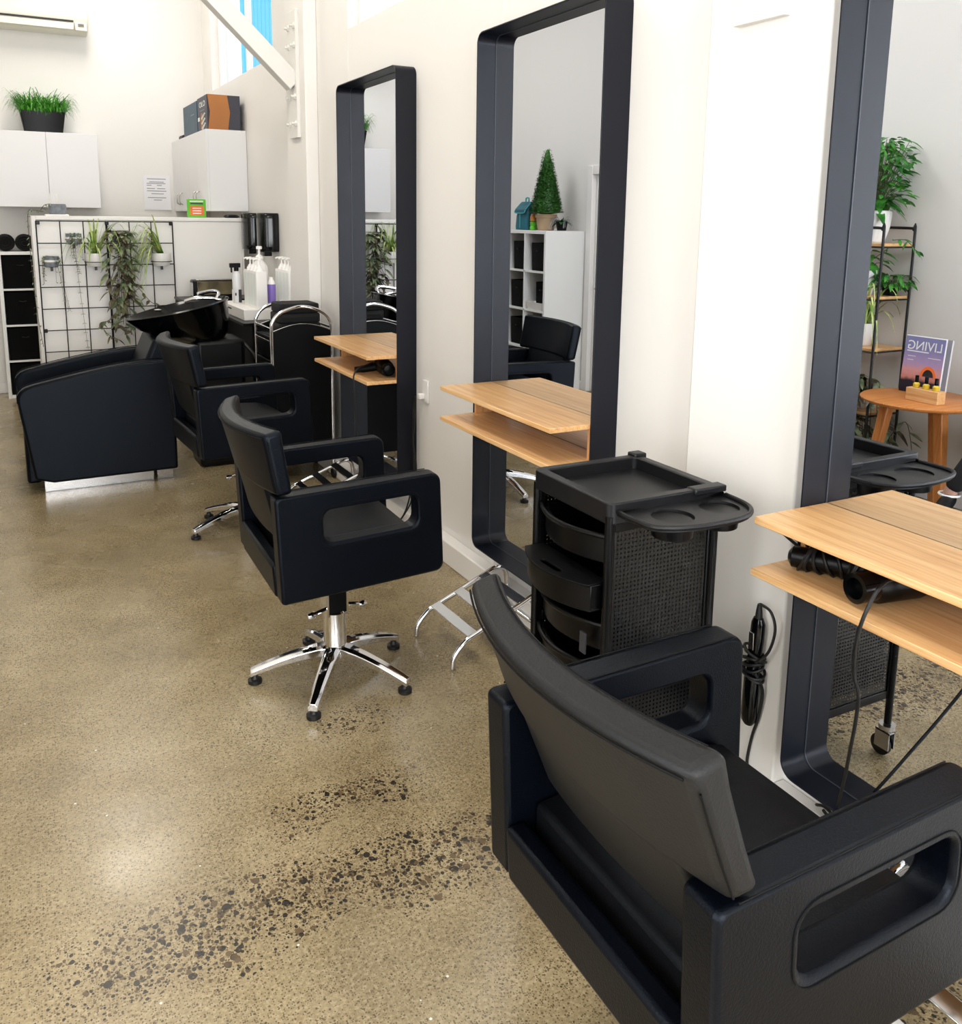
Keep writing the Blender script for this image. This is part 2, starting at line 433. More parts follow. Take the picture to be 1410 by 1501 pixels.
def tag(o, label, cat, group=None, kind=None):
    o['label'] = label; o['category'] = cat
    if group: o['group'] = group
    if kind: o['kind'] = kind
    return o
def thing(name, label, cat, loc=(0,0,0), rz=0, group=None):
    o = bpy.data.objects.new(name, None); COL.objects.link(o)
    o.location = loc; o.rotation_euler = (0, 0, rz); o.empty_display_size = .1
    return tag(o, label, cat, group)
def struct(o, label=None):
    o['kind'] = 'structure'
    if label: o['label'] = label
    return o
def dup(root, loc, rz, label, group=None):
    r = root.copy(); COL.objects.link(r); r.location = loc; r.rotation_euler = (0, 0, rz); r['label'] = label
    if group: r['group'] = group
    for ch in list(root.children):
        c = ch.copy(); COL.objects.link(c); c.parent = r
        for g in list(ch.children):
            d = g.copy(); COL.objects.link(d); d.parent = c
    return r
def text(name, body, size, m, parent, loc, rot, ext=.0005, align='CENTER', sx=1.0):
    cu = bpy.data.curves.new(name, 'FONT'); cu.body = body; cu.size = size; cu.align_x = align; cu.align_y = 'CENTER'; cu.extrude = ext
    cu.materials.append(M[m])
    tmp = bpy.data.objects.new(name, cu); COL.objects.link(tmp)
    dg = bpy.context.evaluated_depsgraph_get(); me = bpy.data.meshes.new_from_object(tmp.evaluated_get(dg))
    bpy.data.objects.remove(tmp)
    o = bpy.data.objects.new(name, me); COL.objects.link(o); o.parent = parent
    o.location = loc; o.rotation_euler = rot; o.scale = (sx, 1, 1)
    return o
XYZ = lambda u, v, w: (u, v, w)
YZX = lambda u, v, w: (w, u, v)      # polygon in the yz plane, extruded along x
XZY = lambda u, v, w: (u, w, v)      # polygon in the xz plane, extruded along y
LP = dict(front=330, left=165, c1=34, c2=34, c3=30, sky=1.6, sun=4)
CH3 = (-.83, 4.66, 8, .035)
NST = 4
EXPO = 0.03
# ------------------------------------------------------------------ camera
CAM = (-1.87379, 0.0, 1.66782)
def make_camera():
    a, b, r = R(28.0919), R(10.402), R(.7298)
    F = Vector((math.sin(a)*math.cos(b), math.cos(a)*math.cos(b), -math.sin(b)))
    Rt = Vector((math.cos(a), -math.sin(a), 0)); U = Rt.cross(F)
    X = Rt*math.cos(r)+U*math.sin(r); Y = U*math.cos(r)-Rt*math.sin(r)
    cd = bpy.data.cameras.new('camera'); c = bpy.data.objects.new('camera', cd); COL.objects.link(c)
    c.matrix_world = Matrix(((X.x, Y.x, -F.x, CAM[0]), (X.y, Y.y, -F.y, CAM[1]), (X.z, Y.z, -F.z, CAM[2]), (0,0,0,1)))
    cd.sensor_fit = 'VERTICAL'; cd.sensor_height = 36; cd.lens = 1307.565*36/1501
    cd.shift_y = -(750.5-561)/1501; cd.clip_start = .05; cd.clip_end = 100
    S.camera = c
make_camera()

# ------------------------------------------------------------------ the room
XL, YB, YF, ZC = -3.2, 9.38, -3.2, 4.4
b = B(); b.box(XL-.2, YF-.2, -.1, .16, YB+.2, 0); struct(b.build('floor', 'floor', smooth=False))
b = B(); b.box(XL-.2, YF-.2, ZC, .16, YB+.2, ZC+.1); struct(b.build('ceiling', 'ceiling', smooth=False))
b = B()
b.box(0, YF, 0, .16, YB, 2.745)
b.box(0, YF, 2.745, .16, 3.0, ZC); b.box(0, 5.23, 2.745, .16, 6.85, ZC); b.box(0, 9.0, 2.745, .16, YB, ZC)
b.box(0, 6.85, 2.745, .16, 9.0, 2.83); b.box(0, 6.85, 4.15, .16, 9.0, ZC); b.box(0, 3.0, 4.15, .16, 5.23, ZC)
b.box(-.041, YF, 0, 0, 1.597, ZC)
struct(b.build('wall_right', 'wall', smooth=False))
b = B(); b.box(XL, YB, 0, .16, YB+.2, ZC); struct(b.build('wall_back', 'wall', smooth=False))
b = B()
b.box(XL-.2, YF, 0, XL, -2.7, ZC); b.box(XL-.2, -2.7, 0, XL, 1.3, .3); b.box(XL-.2, -2.7, 3.0, XL, 1.3, ZC); b.box(XL-.2, 1.3, 0, XL, 6.30, ZC); b.box(XL-.2, 7.18, 0, XL, YB, ZC); b.box(XL-.2, 6.30, 2.10, XL, 7.18, ZC)
struct(b.build('wall_left', 'wall_left', smooth=False))
b = B()
b.box(XL, YF-.2, 0, -3.0, YF, ZC); b.box(-.25, YF-.2, 0, .16, YF, ZC); b.box(-3.0, YF-.2, 3.1, -.25, YF, ZC); b.box(-3.0, YF-.2, 0, -.25, YF, .12)
struct(b.build('wall_front', 'wall', smooth=False))
# two plastered piers that carry the steel braces
for i, (y0, y1) in enumerate(((1.597, 2.024), (5.80, 6.23))):
    b = B(); b.box(-.084, y0, 0, 0, y1, ZC)
    struct(b.build('wall_pier', 'wall', bevel=.006, seg=2), 'white plastered wall pier')
# low plinth along the foot of the right wall
b = B(); b.box(-.064, 2.024, 0, 0, 5.80, .116); b.box(-.084, YF, 0, -.041, 1.597, .13); b.box(-.064, 6.23, 0, 0, YB, .116)
struct(b.build('baseboard_right', 'white_trim', bevel=.006, seg=2))
b = B(); b.box(XL, YF, 0, XL+.014, 6.22, .09); b.box(XL, 7.26, 0, XL+.014, YB, .09); struct(b.build('baseboard_left', 'white_trim', bevel=.003))
b = B(); b.box(XL, YB-.014, 0, 0, YB, .09); struct(b.build('baseboard_back', 'white_trim', bevel=.003))
b = B()
for y in (5.215, 3.36): b.box(-.0025, y-.004, .116, 0, y+.004, ZC)
struct(b.build('trim_1', 'wall', smooth=False), 'thin painted cover strip over a wall panel joint')

def window(n, y0, y1, z0, z1, mull):
    b = B(); t = .045
    b.box(.07, y0+.001, z0+.001, .13, y0+t, z1-.001); b.box(.07, y1-t, z0+.001, .13, y1-.001, z1-.001); b.box(.071, y0+t, z0+.001, .129, y1-t, z0+t); b.box(.071, y0+t, z1-t, .129, y1-t, z1-.001)
    for y in mull: b.box(.075, y-.02, z0+t, .125, y+.02, z1-t)
    fr = struct(b.build('window_%d' % n, 'white_trim', bevel=.004))
    g = B(); g.box(.098, y0+t, z0+t, .102, y1-t, z1-t); g.build('pane', 'glass', fr, smooth=False)
    return fr
window(1, 6.85, 9.0, 2.83, 4.15, (7.94,))
window(2, 3.0, 5.23, 2.745, 4.15, (4.1,))
b = B(); x0, x1, z0, z1, t = -3.0, -.25, .12, 3.1, .06
for xx in (x0, -2.1, -1.18, x1-t): b.box(xx, YF-.12, z0, xx+t, YF-.04, z1)
for zz in (z0+.001, 2.3, z1-t-.001): b.box(x0+.001, YF-.118, zz, x1-.001, YF-.042, zz+t)
w3 = struct(b.build('window_3', 'frame', bevel=.004))
g = B(); g.box(x0, YF-.083, z0, x1, YF-.079, z1); g.build('pane', 'glass', w3, smooth=False)
b = B(); t = .06
for yy in (-2.699, -1.4, -.06, 1.3-.061): b.box(XL-.12, yy, .301, XL-.05, yy+t, 2.999)
for zz in (.302, 2.3, 2.94): b.box(XL-.118, -2.69, zz, XL-.052, 1.29, zz+t-.002)
w4 = struct(b.build('window_4', 'frame', bevel=.004))
g = B(); g.box(XL-.087, -2.69, .31, XL-.083, 1.29, 2.99); g.build('pane', 'glass', w4, smooth=False)
# neighbouring clad buildings outside the high windows, paving outside the shop front
b = B()
for k in range(10): b.box(1.5, 14.0+k*.42, 0, 1.54, 14.405+k*.42, 7.5)
tag(b.build('neighbouring_building', 'clad', smooth=False), 'white clad building wall seen outside the high rear window', 'building')
b = B()
for k in range(14): b.box(1.5, 3.2+k*.42, 0, 1.54, 3.605+k*.42, 7.5)
tag(b.build('neighbouring_fence', 'clad', smooth=False), 'white clad wall outside the high window above the furthest mirror', 'building')
b = B()
for k in range(20): b.box(1.46, 9.9+k*.2, 0, 1.54, 10.09+k*.2, 7.5)
tag(b.build('blue_building', 'blueclad', smooth=False), 'bright blue ribbed panel outside the high rear window', 'building')
b = B(); b.box(-12, -16, -.2, 12, YF-.2, -.02); struct(b.build('ground', 'asphalt', smooth=False), 'pale paving outside the shop front')
# door seen in the middle mirror
b = B()
b.box(XL-.06, 6.22, 0, XL+.02, 6.303, 2.18); b.box(XL-.06, 7.177, 0, XL+.02, 7.26, 2.18); b.box(XL-.06, 6.303, 2.097, XL+.02, 7.177, 2.18)
d1 = struct(b.build('door_1', 'white_trim', bevel=.005))
b = B(); b.box(XL-.07, 6.306, .01, XL-.03, 7.174, 2.094); b.build('door_leaf', 'wall_left', d1, bevel=.003)
b = B(); b.lathe([(.026, 0), (.026, .012), (.01, .014), (.01, .05)], (XL-.03, 7.08, 1.02), 16, 'X'); b.tube([(XL+.015, 7.08, 1.02), (XL+.015, 6.97, 1.02)], .009, 10)
b.build('door_handle', 'brushed', d1)

# ------------------------------------------------------------------ lights
def area(name, loc, rot, sx, sy, power, col):
    l = bpy.data.lights.new(name, 'AREA'); l.shape = 'RECTANGLE'; l.size = sx; l.size_y = sy; l.energy = power; l.color = col
    o = bpy.data.objects.new(name, l); COL.objects.link(o); o.location = loc; o.rotation_euler = rot; return o
area('daylight_shopfront', (-1.65, YF-.3, 1.7), (R(90), 0, 0), 2.7, 2.9, LP['front'], (.96, .98, 1.0))
area('daylight_side_window', (XL-.35, -.7, 1.7), (0, R(-90), 0), 2.6, 3.9, LP['left'], (1.0, .985, .96))
sl = bpy.data.lights.new('sun', 'SUN'); sl.energy = LP['sun']; sl.angle = R(2); sl.color = (1, .97, .92)
so = bpy.data.objects.new('sun', sl); COL.objects.link(so); so.rotation_euler = Vector((.62, -.12, -.78)).to_track_quat('-Z', 'Y').to_euler()
for (x, y, k) in ((-1.2, 8.25, LP['c3']), (-1.6, 4.9, LP['c2']), (-1.6, 1.5, LP['c1'])):
    t = thing('ceiling_light', 'rectangular ceiling light panel over the %s of the salon' % ('rear' if y > 7 else 'middle' if y > 3 else 'front'), 'light', (x, y, ZC), 0, 'ceiling lights')
    b = B(); b.ring(rrect(-.32, -.62, .32, .62, .01, 2), rrect(-.29, -.59, .29, .59, .01, 2), -.05, 0, XYZ); b.build('frame', 'white_trim', t)
    b = B(); b.box(-.29, -.59, -.03, .29, .59, -.02); b.build('diffuser', 'lamp', t, smooth=False)
    area('ceiling_light_lamp', (x, y, ZC-.06), (0, 0, 0), .56, 1.16, k, (1.0, .95, .87))
W = bpy.data.worlds.new('world'); S.world = W; W.use_nodes = True
bg = W.node_tree.nodes['Background']; bg.inputs[0].default_value = (.80, .91, 1.0, 1); bg.inputs[1].default_value = LP['sky']

# ------------------------------------------------------------------ mirrors and station shelves
ZB, ZT, DF, GL = .228, 2.408, .111, .0257
def styling_mirror(label, y0, y1, x):
    t = thing('styling_mirror', label, 'mirror', (x, (y0+y1)/2, ZB), 0, 'styling mirrors')
    w = (y1-y0)/2; h = ZT-ZB
    b = B(); b.ring(rrect(-w, 0, w, h, .045, 8), rrect(-w+.006, .006, w-.006, h-.006, .039, 8), -DF, 0, YZX)
    b.build('frame', 'frame', t, bevel=.0012, seg=1)
    b = B(); b.prism(rrect(-w+.006, .006, w-.006, h-.006, .039, 8), -GL, -.004, YZX); b.build('glass', 'mirror', t, smooth=False)
    b = B(); b.ring(rrect(-w+.0065, .0065, w-.0065, h-.0065, .0385, 8), rrect(-w+.0085, .0085, w-.0085, h-.0085, .0365, 8), -GL-.0015, -GL+.001, YZX); b.build('glass_bead', 'bead', t)
    return t
def station_shelf(label, y0, y1, x):
    t = thing('station_shelf', label, 'shelf', (x, (y0+y1)/2, .82), 0, 'station shelves')
    w = (y1-y0)/2-.008; xf = -.274; xb = -GL-.001
    for nm, z in (('top_board', .149), ('bottom_board', .018)):
        b = B(); b.box(xf, -w, z-.018, xb, w, z); b.build(nm, 'oak', t, bevel=.0015, seg=1)
    for s in (-1, 1):
        b = B(); b.box(-.108, s*w-(.016 if s > 0 else 0), .018, xb, s*w+(.016 if s < 0 else 0), .131); o = b.build('end_panel', 'oak_z', t, bevel=.001, seg=1)
        for zz in (.05, .11):
            c = B(); c.lathe([(.004, -.0012), (.004, .0012)], (-.088, s*(w-.0165), zz), 10, 'Y'); c.build('screw', 'dark', o)
    return t
styling_mirror('black framed tall mirror furthest from the camera, beside the chrome handled trolley', 4.2294, 5.1223, 0)
styling_mirror('black framed tall mirror behind the drawer trolley, cut by the top of the photo', 2.4867, 3.3747, 0)
styling_mirror('black framed tall mirror at the right edge, reflecting a plant stand and side table', .626, 1.5164, -.0411)
station_shelf('oak double shelf on the furthest mirror, with a black dryer tucked inside', 4.2294, 5.1223, 0)
station_shelf('empty oak double shelf on the middle mirror above the drawer trolley', 2.4867, 3.3747, 0)
station_shelf('oak double shelf at the right edge holding a black hair dryer', .626, 1.5164, -.0411)
# ------------------------------------------------------------------ styling chairs
def panel_hole(fs, fe, zb, zt, mid):
    return rrect(-.145, .640-.0, .195, .752, .035, 5)
def styling_chair(label, cx, cy, theta, skew, star, dz=0, off=(0, 0), star_xy=None, RK=.2, LM='leather', RB=-.29, ZX=0, BS=0, TB=0):
    t = thing('styling_chair', label, 'chair', (cx, cy, 0), R(theta), 'black leather styling chairs')
    ox, oy = off
    K = lambda f, l, z: (f+skew*l+ox, l+oy, z+dz)
    # side panels with arm rest and hand hole
    for s in (-1, 1):
        la, lb = (.238, .310)
        b = B()
        out = rrect(-.300, .462, .288, .815, (.03, .012, .012, .03), 5)
        # lean: the foot of the panel sits slightly forward
        fn = lambda u, v, w, s=s: K(u+(.815-v)*.045, s*w, v)
        b.ring(out, panel_hole(0, 0, 0, 0, 0), la, lb, fn)
        p = b.build('armrest_panel', 'leather', t, bevel=.011, seg=3)
        c = B()
        for w in (la+.004, lb-.003):
            c.tube([fn(-.262, .8165, w), fn(0, .8165, w), fn(.255, .8165, w)], .0016, 6)
        c.tube([fn(u, v, lb+.0006) for u, v in rrect(-.160, .625, .210, .767, .048, 5)], .0014, 5, closed=True)
        c.build('seam', 'thread', p)
    KB = lambda f, l, z: K(f+BS*l*max(0, min(1, (z-.66)/.25)), l, z)
    # backrest: wide bowed slab on top of the arms, narrower tongue below
    def bow(z): return .030+max(0, min(1, (z-.66)/.36))*.036
    def rear(l, z):
        return RB-RK*(z-.815)-bow(z)*(1-(l/.31)**2)
    b = B()
    us = [-.31+.62*i/20 for i in range(21)]; vs = [.822, .86, .90, .95, .99, 1.018+ZX]
    top = lambda v, add: v+(add if v > 1.0 else 0)
    b.slab(lambda u, v: KB(rear(u, v), u, v), lambda u, v: KB(rear(u, v)+.054+.005*(v-.82)/.2, u, top(v, .014)), us, vs)
    us2 = [-.228+.456*i/14 for i in range(15)]; vs2 = [.645, .70, .76, .82, .86]
    b.slab(lambda u, v: KB(rear(u, v)+.006-TB, u, v), lambda u, v: KB(rear(u, v)+.050-TB, u, v), us2, vs2)
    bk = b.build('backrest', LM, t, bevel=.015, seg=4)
    c = B()
    c.tube([KB(rear(u, 1.012+ZX)-.001, u, 1.006+ZX) for u in [x*.965 for x in us]], .0020, 6)
    for s in (-1, 1): c.tube([KB(rear(s*.31, v)+.004, s*.3105, v) for v in (.832, .88, .94, 1.0)], .0018, 6)
    c.tube([KB(rear(u, 1.018+ZX)+.052, u, 1.0303+ZX) for u in [x*.93 for x in us]], .0012, 6)
    c.build('seam', 'thread', bk)
    # seat
    b = B()
    def seat_top(u, v):
        f = -.232+.472*u; return K(f, v, .604+.012*math.sin(PI*min(1, u*1.05))-(.02*max(0, u-.85)/.15))
    b.slab(lambda u, v: K(-.232+.467*u, v, .470), seat_top, [i/12 for i in range(13)], [-.236+.472*i/8 for i in range(9)])
    b.build('seat', 'leather_d', t, bevel=.012, seg=3)
    b = B(); b.hexa([K(-.288, -.238, .462), K(-.24, -.238, .462), K(-.24, .238, .462), K(-.288, .238, .462), K(-.296, -.238, .575), K(-.25, -.238, .575), K(-.25, .238, .575), K(-.296, .238, .575)])
    b.build('rear_rail', 'leather', t, bevel=.012, seg=3)
    # lift column on a five legged chrome star
    sx, sy = (0, 0)
    if star_xy:
        v = Matrix.Rotation(-R(theta), 3, 'Z') @ Vector((star_xy[0]-cx, star_xy[1]-cy, 0)); sx, sy = v.x, v.y
    b = B(); b.box(sx-.13, sy-.10, .448+dz, sx+.13, sy+.10, .466+dz); b.box(sx-.035, sy-.03, .255+dz, sx+.035, sy+.03, .45+dz); b.build('seat_plate', 'plastic_m', t, bevel=.004)
    b = B(); b.lathe([(.052, .085), (.052, .10), (.043, .125), (.041, .13), (.041, .255+dz), (.036, .261+dz), (.02, .263+dz), (.02, .42+dz)], (sx, sy, 0), 28); b.build('column', 'chrome', t)
    for s in (-1, 1):
        zl = .282+dz
        b = B(); b.box(sx+s*.038-.004, sy-.03, zl-.035, sx+s*.038+.004, sy+.03, zl+.05); b.tube([(sx+s*.03, sy-.02, zl), (sx+s*.075, sy-.025, zl-.006), (sx+s*.095, sy-.025, zl-.012)], .007, 8); b.lathe([(.010, -.014), (.014, 0), (.010, .014)], (sx+s*.10, sy-.025, zl-.013), 14, 'X'); b.build('lever', 'chrome', t)
    for k in range(5):
        a = R(star+72*k-theta); ca, sa = math.cos(a), math.sin(a)
        P = lambda r, w, z: (sx+r*ca-w*sa, sy+r*sa+w*ca, z)
        rings = []
        for i in range(9):
            q = i/8; r = .03+.275*q; hw = .028-.010*q; zt = .132-.074*q**1.5; th = .040-.014*q
            rings.append([P(r, -hw, zt-th), P(r, hw, zt-th), P(r, hw, zt-.010), P(r, hw*.55, zt), P(r, -hw*.55, zt), P(r, -hw, zt-.010)])
        b = B(); b.loft(rings); lg = b.build('leg', 'chrome', t, bevel=.002, seg=2)
        b = B(); b.lathe([(.018, 0), (.025, .003), (.025, .016), (.014, .02), (.010, .034)], P(.29, 0, 0), 18); b.build('glide', 'rubber', lg)
    return t
styling_chair('black leather styling chair nearest the camera, its back turned to us', -.845, 1.033, 1.3, .03, NST, RK=.38, LM='leather_lit', RB=-.266, ZX=.012, BS=.035)
styling_chair('black leather styling chair in front of the middle mirror, whole chrome star base in view', -.899, 2.938, 5.0, .11, 20.5, off=(.01, 0), RK=.18)
styling_chair('black leather styling chair furthest away, beside the backwash armchair', CH3[0], CH3[1], CH3[2], .08, 193.8-144, CH3[3], star_xy=(-.807, 4.685))

# ------------------------------------------------------------------ chrome footrests
def footrest(label, loc, rz):
    t = thing('footrest', label, 'footrest', loc, rz, 'chrome footrests')
    for s in (-1, 1):
        y = s*.155
        b = B(); b.tube([(-.275, y, .006), (-.268, y, .05), (-.225, y, .098), (-.17, y, .122), (.02, y, .196), (.09, y, .222), (.135, y, .212), (.15, y, .165), (.152, y, .08), (.152, y, .006)], .011, 10, smooth=5)
        b.build('side_rail', 'chrome', t)
    for u in (-.19, -.085, .03):
        z = .122+(u+.17)*.389
        m = Matrix.Translation((u, 0, z+.006)) @ Matrix.Rotation(-math.atan(.389), 4, 'Y')
        b = B(); b.box(-.021, -.155, -.004, .021, .155, .005, m); b.build('rung', 'chrome', t, bevel=.002)
    b = B(); b.tube([(.152, -.155, .05), (.152, .155, .05)], .009, 10); b.build('cross_bar', 'chrome', t)
    return t
footrest('chrome ladder footrest on the floor below the middle mirror', (-.225, 2.945, 0), R(2))
footrest('chrome ladder footrest below the furthest mirror, seen over the middle chair arm', (-.24, 4.83, 0), R(0))
footrest('chrome ladder footrest in front of the nearest chair, mostly hidden by its arm', (-.255, .985, 0), R(0))

# ------------------------------------------------------------------ drawer trolley
def drawer_trolley():
    t = thing('drawer_trolley', 'black salon trolley with drawers and cup holder tray before the wall pier', 'trolley', (-.4575, 1.835, 0))
    h = .1775
    for sx in (-1, 1):
        for sy in (-1, 1):
            b = B(); b.tube([(sx*.168, sy*.165, .115), (sx*.168, sy*.165, .965)], .0115, 10); b.build('post', 'plastic', t)
            b = B(); b.lathe([(.026, .112), (.026, .098), (.017, .092), (.013, .086)], (sx*.168, sy*.165, 0), 16)
            b.box(sx*.168-.015, sy*.165-.021, .03, sx*.168-.011, sy*.165+.03, .092); b.box(sx*.168+.011, sy*.165-.021, .03, sx*.168+.015, sy*.165+.03, .092); b.box(sx*.168-.015, sy*.165-.021, .085, sx*.168+.015, sy*.165+.03, .09)
            cs = b.build('caster', 'brushed', t)
            b = B(); b.lathe([(.008, -.0095), (.028, -.0095), (.034, -.006), (.034, .006), (.028, .0095), (.008, .0095)], (sx*.168, sy*.165+.016, .034), 22, 'X'); b.build('wheel', 'rubber', cs)
    b = B(); b.ring(rrect(-h, -h, h, h, .02, 4), rrect(-h+.028, -h+.028, h-.028, h-.028, .012, 4), .945, 1.0, XYZ); b.box(-h+.02, -h+.02, .958, h-.02, h-.02, .966)
    b.box(h-.03, h-.03, .99, h+.012, h+.008, 1.008); b.box(-h+.26, -h-.006, .985, h+.01, -h+.03, 1.003)
    b.build('top_tray', 'plastic_g', t, bevel=.005)
    # cup holder tray on the near side
    out = [(-.155, -h+.004), (-.15, -h-.11), (-.12, -h-.145), (-.06, -h-.165), (.02, -h-.172), (.09, -h-.165), (.14, -h-.14), (.172, -h-.09), (.182, -h+.004)][::-1]
    out = [(p.x, p.y) for p in catmull([(u, v, 0) for u, v in out], 5)]
    cir = lambda cu, cv, r: [(cu+r*math.cos(2*PI*k/28), cv+r*math.sin(2*PI*k/28)) for k in range(28)]
    b = B(); b.holed(out, [cir(-.047, -h-.075, .052), cir(.103, -h-.070, .050)], .968, .975, XYZ)
    b.tube([(u, v, .978) for u, v in out], .0065, 8, closed=True)
    ct = b.build('cup_tray', 'plastic_g', t, ang=30)
    for cu, cv, r in ((-.047, -h-.075, .052), (.103, -h-.07, .05)):
        c = B(); c.lathe([(r+.0015, .9695), (r-.003, .928), (r-.006, .926), (.001, .926)], (cu, cv, 0), 28); c.build('cup_well', 'plastic', ct)
    for s in (-1, 1):
        b = B(); b.box(-.155, s*.160-.0012, .215, .155, s*.160+.0012, .935); p = b.build('perforated_side', 'perf', t, smooth=False)
        c = B()
        for z in (.935, .575, .215): c.box(-.15, s*.160-.005, z-.014, .15, s*.160+.005, z+.014)
        for x in (-.158, .158): c.box(x-.008, s*.160-.0055, .2, x+.008, s*.160+.0055, .95)
        c.build('edge_strip', 'plastic', p, bevel=.002)
    b = B(); b.box(.157, -.155, .215, .1595, .155, .935); b.build('perforated_back', 'perf', t, smooth=False)
    for i, (z, pull) in enumerate(((.868, 0), (.752, .055), (.636, 0), (.520, 0), (.404, 0), (.288, 0))):
        b = B(); x0 = -.150-pull
        arc = [(x0-.045*(1-(y/.150)**2), y) for y in [-.150+.3*k/14 for k in range(15)]]
        outer = arc+[(.14-pull, .150), (.14-pull, -.150)]
        inner = [(u+.006 if u < 0 else u-.006, v*.96) for u, v in outer]
        b.ring(outer, inner, z-.03, z+.035, XYZ); b.prism(outer, z-.034, z-.028, XYZ)
        dr = b.build('drawer', 'plastic', t, bevel=.0015, seg=1)
        c = B(); lip = [(u-.012, v*1.0, z+.038) for u, v in arc]
        if i == 1:
            c.holed([(u-.010, v) for u, v in arc]+[(x0+.05, .15), (x0+.05, -.15)], [rrect(x0-.03, -.045, x0-.012, .045, .008, 4)], z+.034, z+.040, XYZ)
            c.build('pull_flap', 'plastic_m', dr, bevel=.001, seg=1)
        else:
            c.tube(lip, .007, 8); c.build('drawer_lip', 'plastic', dr)
    b = B(); b.box(-.206, -.135, .60, -.201, -.110, .655); b.build('label_tab', 'ink_d', t, bevel=.001)
    return t
drawer_trolley()
# ------------------------------------------------------------------ hair tools and cables
def iron():
    t = thing('hair_straightener', 'black hair straightener with its cord wound round it, hanging on the wall pier', 'hair straightener', (-.105, 1.675, .27))
    # long axis leans a little; local z up
    b = B(); b.loft([[(x*s, y*s+o, z) for x, y in [(.018*math.cos(2*PI*k/16), .026*math.sin(2*PI*k/16)) for k in range(16)]] for z, s, o in ((0, .55, .006), (.012, .9, .006), (.03, 1, .006), (.15, 1, .002), (.165, .8, .002), (.20, .85, 0), (.26, .9, -.004), (.31, .85, -.006), (.325, .6, -.006))])
    b.build('body', 'gloss_black', t)
    b = B(); b.lathe([(.011, .32), (.009, .345), (.006, .365)], (0, -.006, 0), 12); b.build('cord_sleeve', 'rubber', t)
    b = B(); b.box(-.021, -.012, .235, -.017, .006, .285); b.build('badge', 'brushed', t, bevel=.001)
    b = B()
    for k in range(7):
        z = .155+.011*k; r = .031+.004*math.sin(k*2.1)
        b.tube([(.9*r*math.cos(a)*.8, r*math.sin(a)*1.05, z+.012*math.sin(a+k)) for a in [2*PI*q/18 for q in range(18)]], .0042, 6, closed=True)
    b.tube([(0, -.006, .365), (-.01, -.025, .372), (-.012, -.06, .365), (-.012, -.078, .32), (-.012, -.06, .25), (-.02, -.025, .205)], .004, 7, smooth=6)
    b.tube([(-.01, .03, .225), (-.008, .06, .215), (-.006, .07, .19), (-.01, .05, .165), (-.02, .02, .165)], .004, 7, smooth=6)
    b.tube([(-.015, -.02, .17), (.004, -.035, .12), (.012, -.02, .03), (.014, .0, -.04), (.014, .012, -.12), (.014, .005, -.16), (.006, .01, -.2)], .0045, 7, smooth=6)
    b.build('cord', 'rubber', t)
iron()
def dryer(name, label, loc, rz, cat='hair dryer', cord=None):
    t = thing(name, label, cat, loc, rz)
    # lies on its side, nozzle towards -x
    b = B(); b.lathe([(.026, -.105), (.030, -.103), (.032, -.08), (.041, -.068), (.043, -.015), (.045, .045), (.042, .063), (.034, .070), (.028, .072)], (0, 0, .045), 26, 'X'); b.build('barrel', 'plastic', t)
    b = B(); b.ring([(.034*math.cos(2*PI*k/26), .034*math.sin(2*PI*k/26)) for k in range(26)], [(.024*math.cos(2*PI*k/26), .024*math.sin(2*PI*k/26)) for k in range(26)], -.125, -.08, lambda u, v, w: (w, u, v+.045)); b.build('nozzle', 'gloss_black', t)
    b = B(); b.tube([(.025, .03, .04), (.036, .09, .03), (.04, .15, .024)], [.021, .02, .017], 14, smooth=4); b.build('handle', 'plastic_m', t)
    b = B(); b.lathe([(.036, .069), (.037, .075), (.03, .079)], (0, 0, .045), 24, 'X'); b.build('rear_grille', 'plastic_m', t)
    if cord:
        b = B(); b.tube(cord, .0042, 8, smooth=8); b.build('cord', 'rubber', t)
    return t
# dryer lying in the nearest shelf, its flex hanging to the plinth
L0 = Vector((-.158, 1.222, .838)); rz = R(-6)
Mi = (Matrix.Translation(L0) @ Matrix.Rotation(rz, 4, 'Z')).inverted()
pts = [(-.12, 1.15, .90), (-.22, 1.165, .925), (-.29, 1.165, .915), (-.33, 1.165, .868), (-.338, 1.175, .80), (-.322, 1.186, .715), (-.30, 1.187, .66), (-.27, 1.21, .575), (-.235, 1.243, .48), (-.19, 1.285, .37), (-.14, 1.335, .245), (-.10, 1.375, .16), (-.075, 1.40, .137), (-.06, 1.44, .137)]
dryer('hair_dryer', 'black hair dryer in the right hand shelf with its cord hanging to the plinth', L0, rz, cord=[tuple(Mi @ Vector(p)) for p in pts])
t = thing('curling_wand', 'black hair tool wrapped in its own cord at the back of the right hand shelf', 'hair tool', (-.165, 1.37, .838), R(-58))
b = B(); b.lathe([(.012, -.12), (.026, -.11), (.029, 0), (.026, .09), (.014, .1)], (0, 0, .03), 18, 'X'); b.build('body', 'plastic', t)
b = B()
for k in range(8):
    x = -.08+.018*k
    b.tube([(x+.015*math.sin(a*1.0+k), .034*math.cos(a), .034+.033*math.sin(a)) for a in [2*PI*q/16 for q in range(16)]], .0042, 6, closed=True)
b.tube([(-.08, .03, .05), (-.12, .02, .09), (-.15, .05, .07), (-.1, .08, .02)], .004, 6, smooth=5); b.build('cord', 'rubber', t)
dryer('hair_dryer', 'black hair dryer inside the oak shelf of the furthest mirror', (-.108, 4.42, .838), R(80), cord=[(.04, .05, .06), (-.03, .10, .06), (-.06, .145, .05), (-.085, .176, .02), (-.088, .178, -.05), (-.08, .165, -.3), (-.07, .14, -.58)])
t = thing('cable_loop', 'loop of black cable lying on the plinth under the right hand mirror', 'cable', (-.062, 1.415, .131))
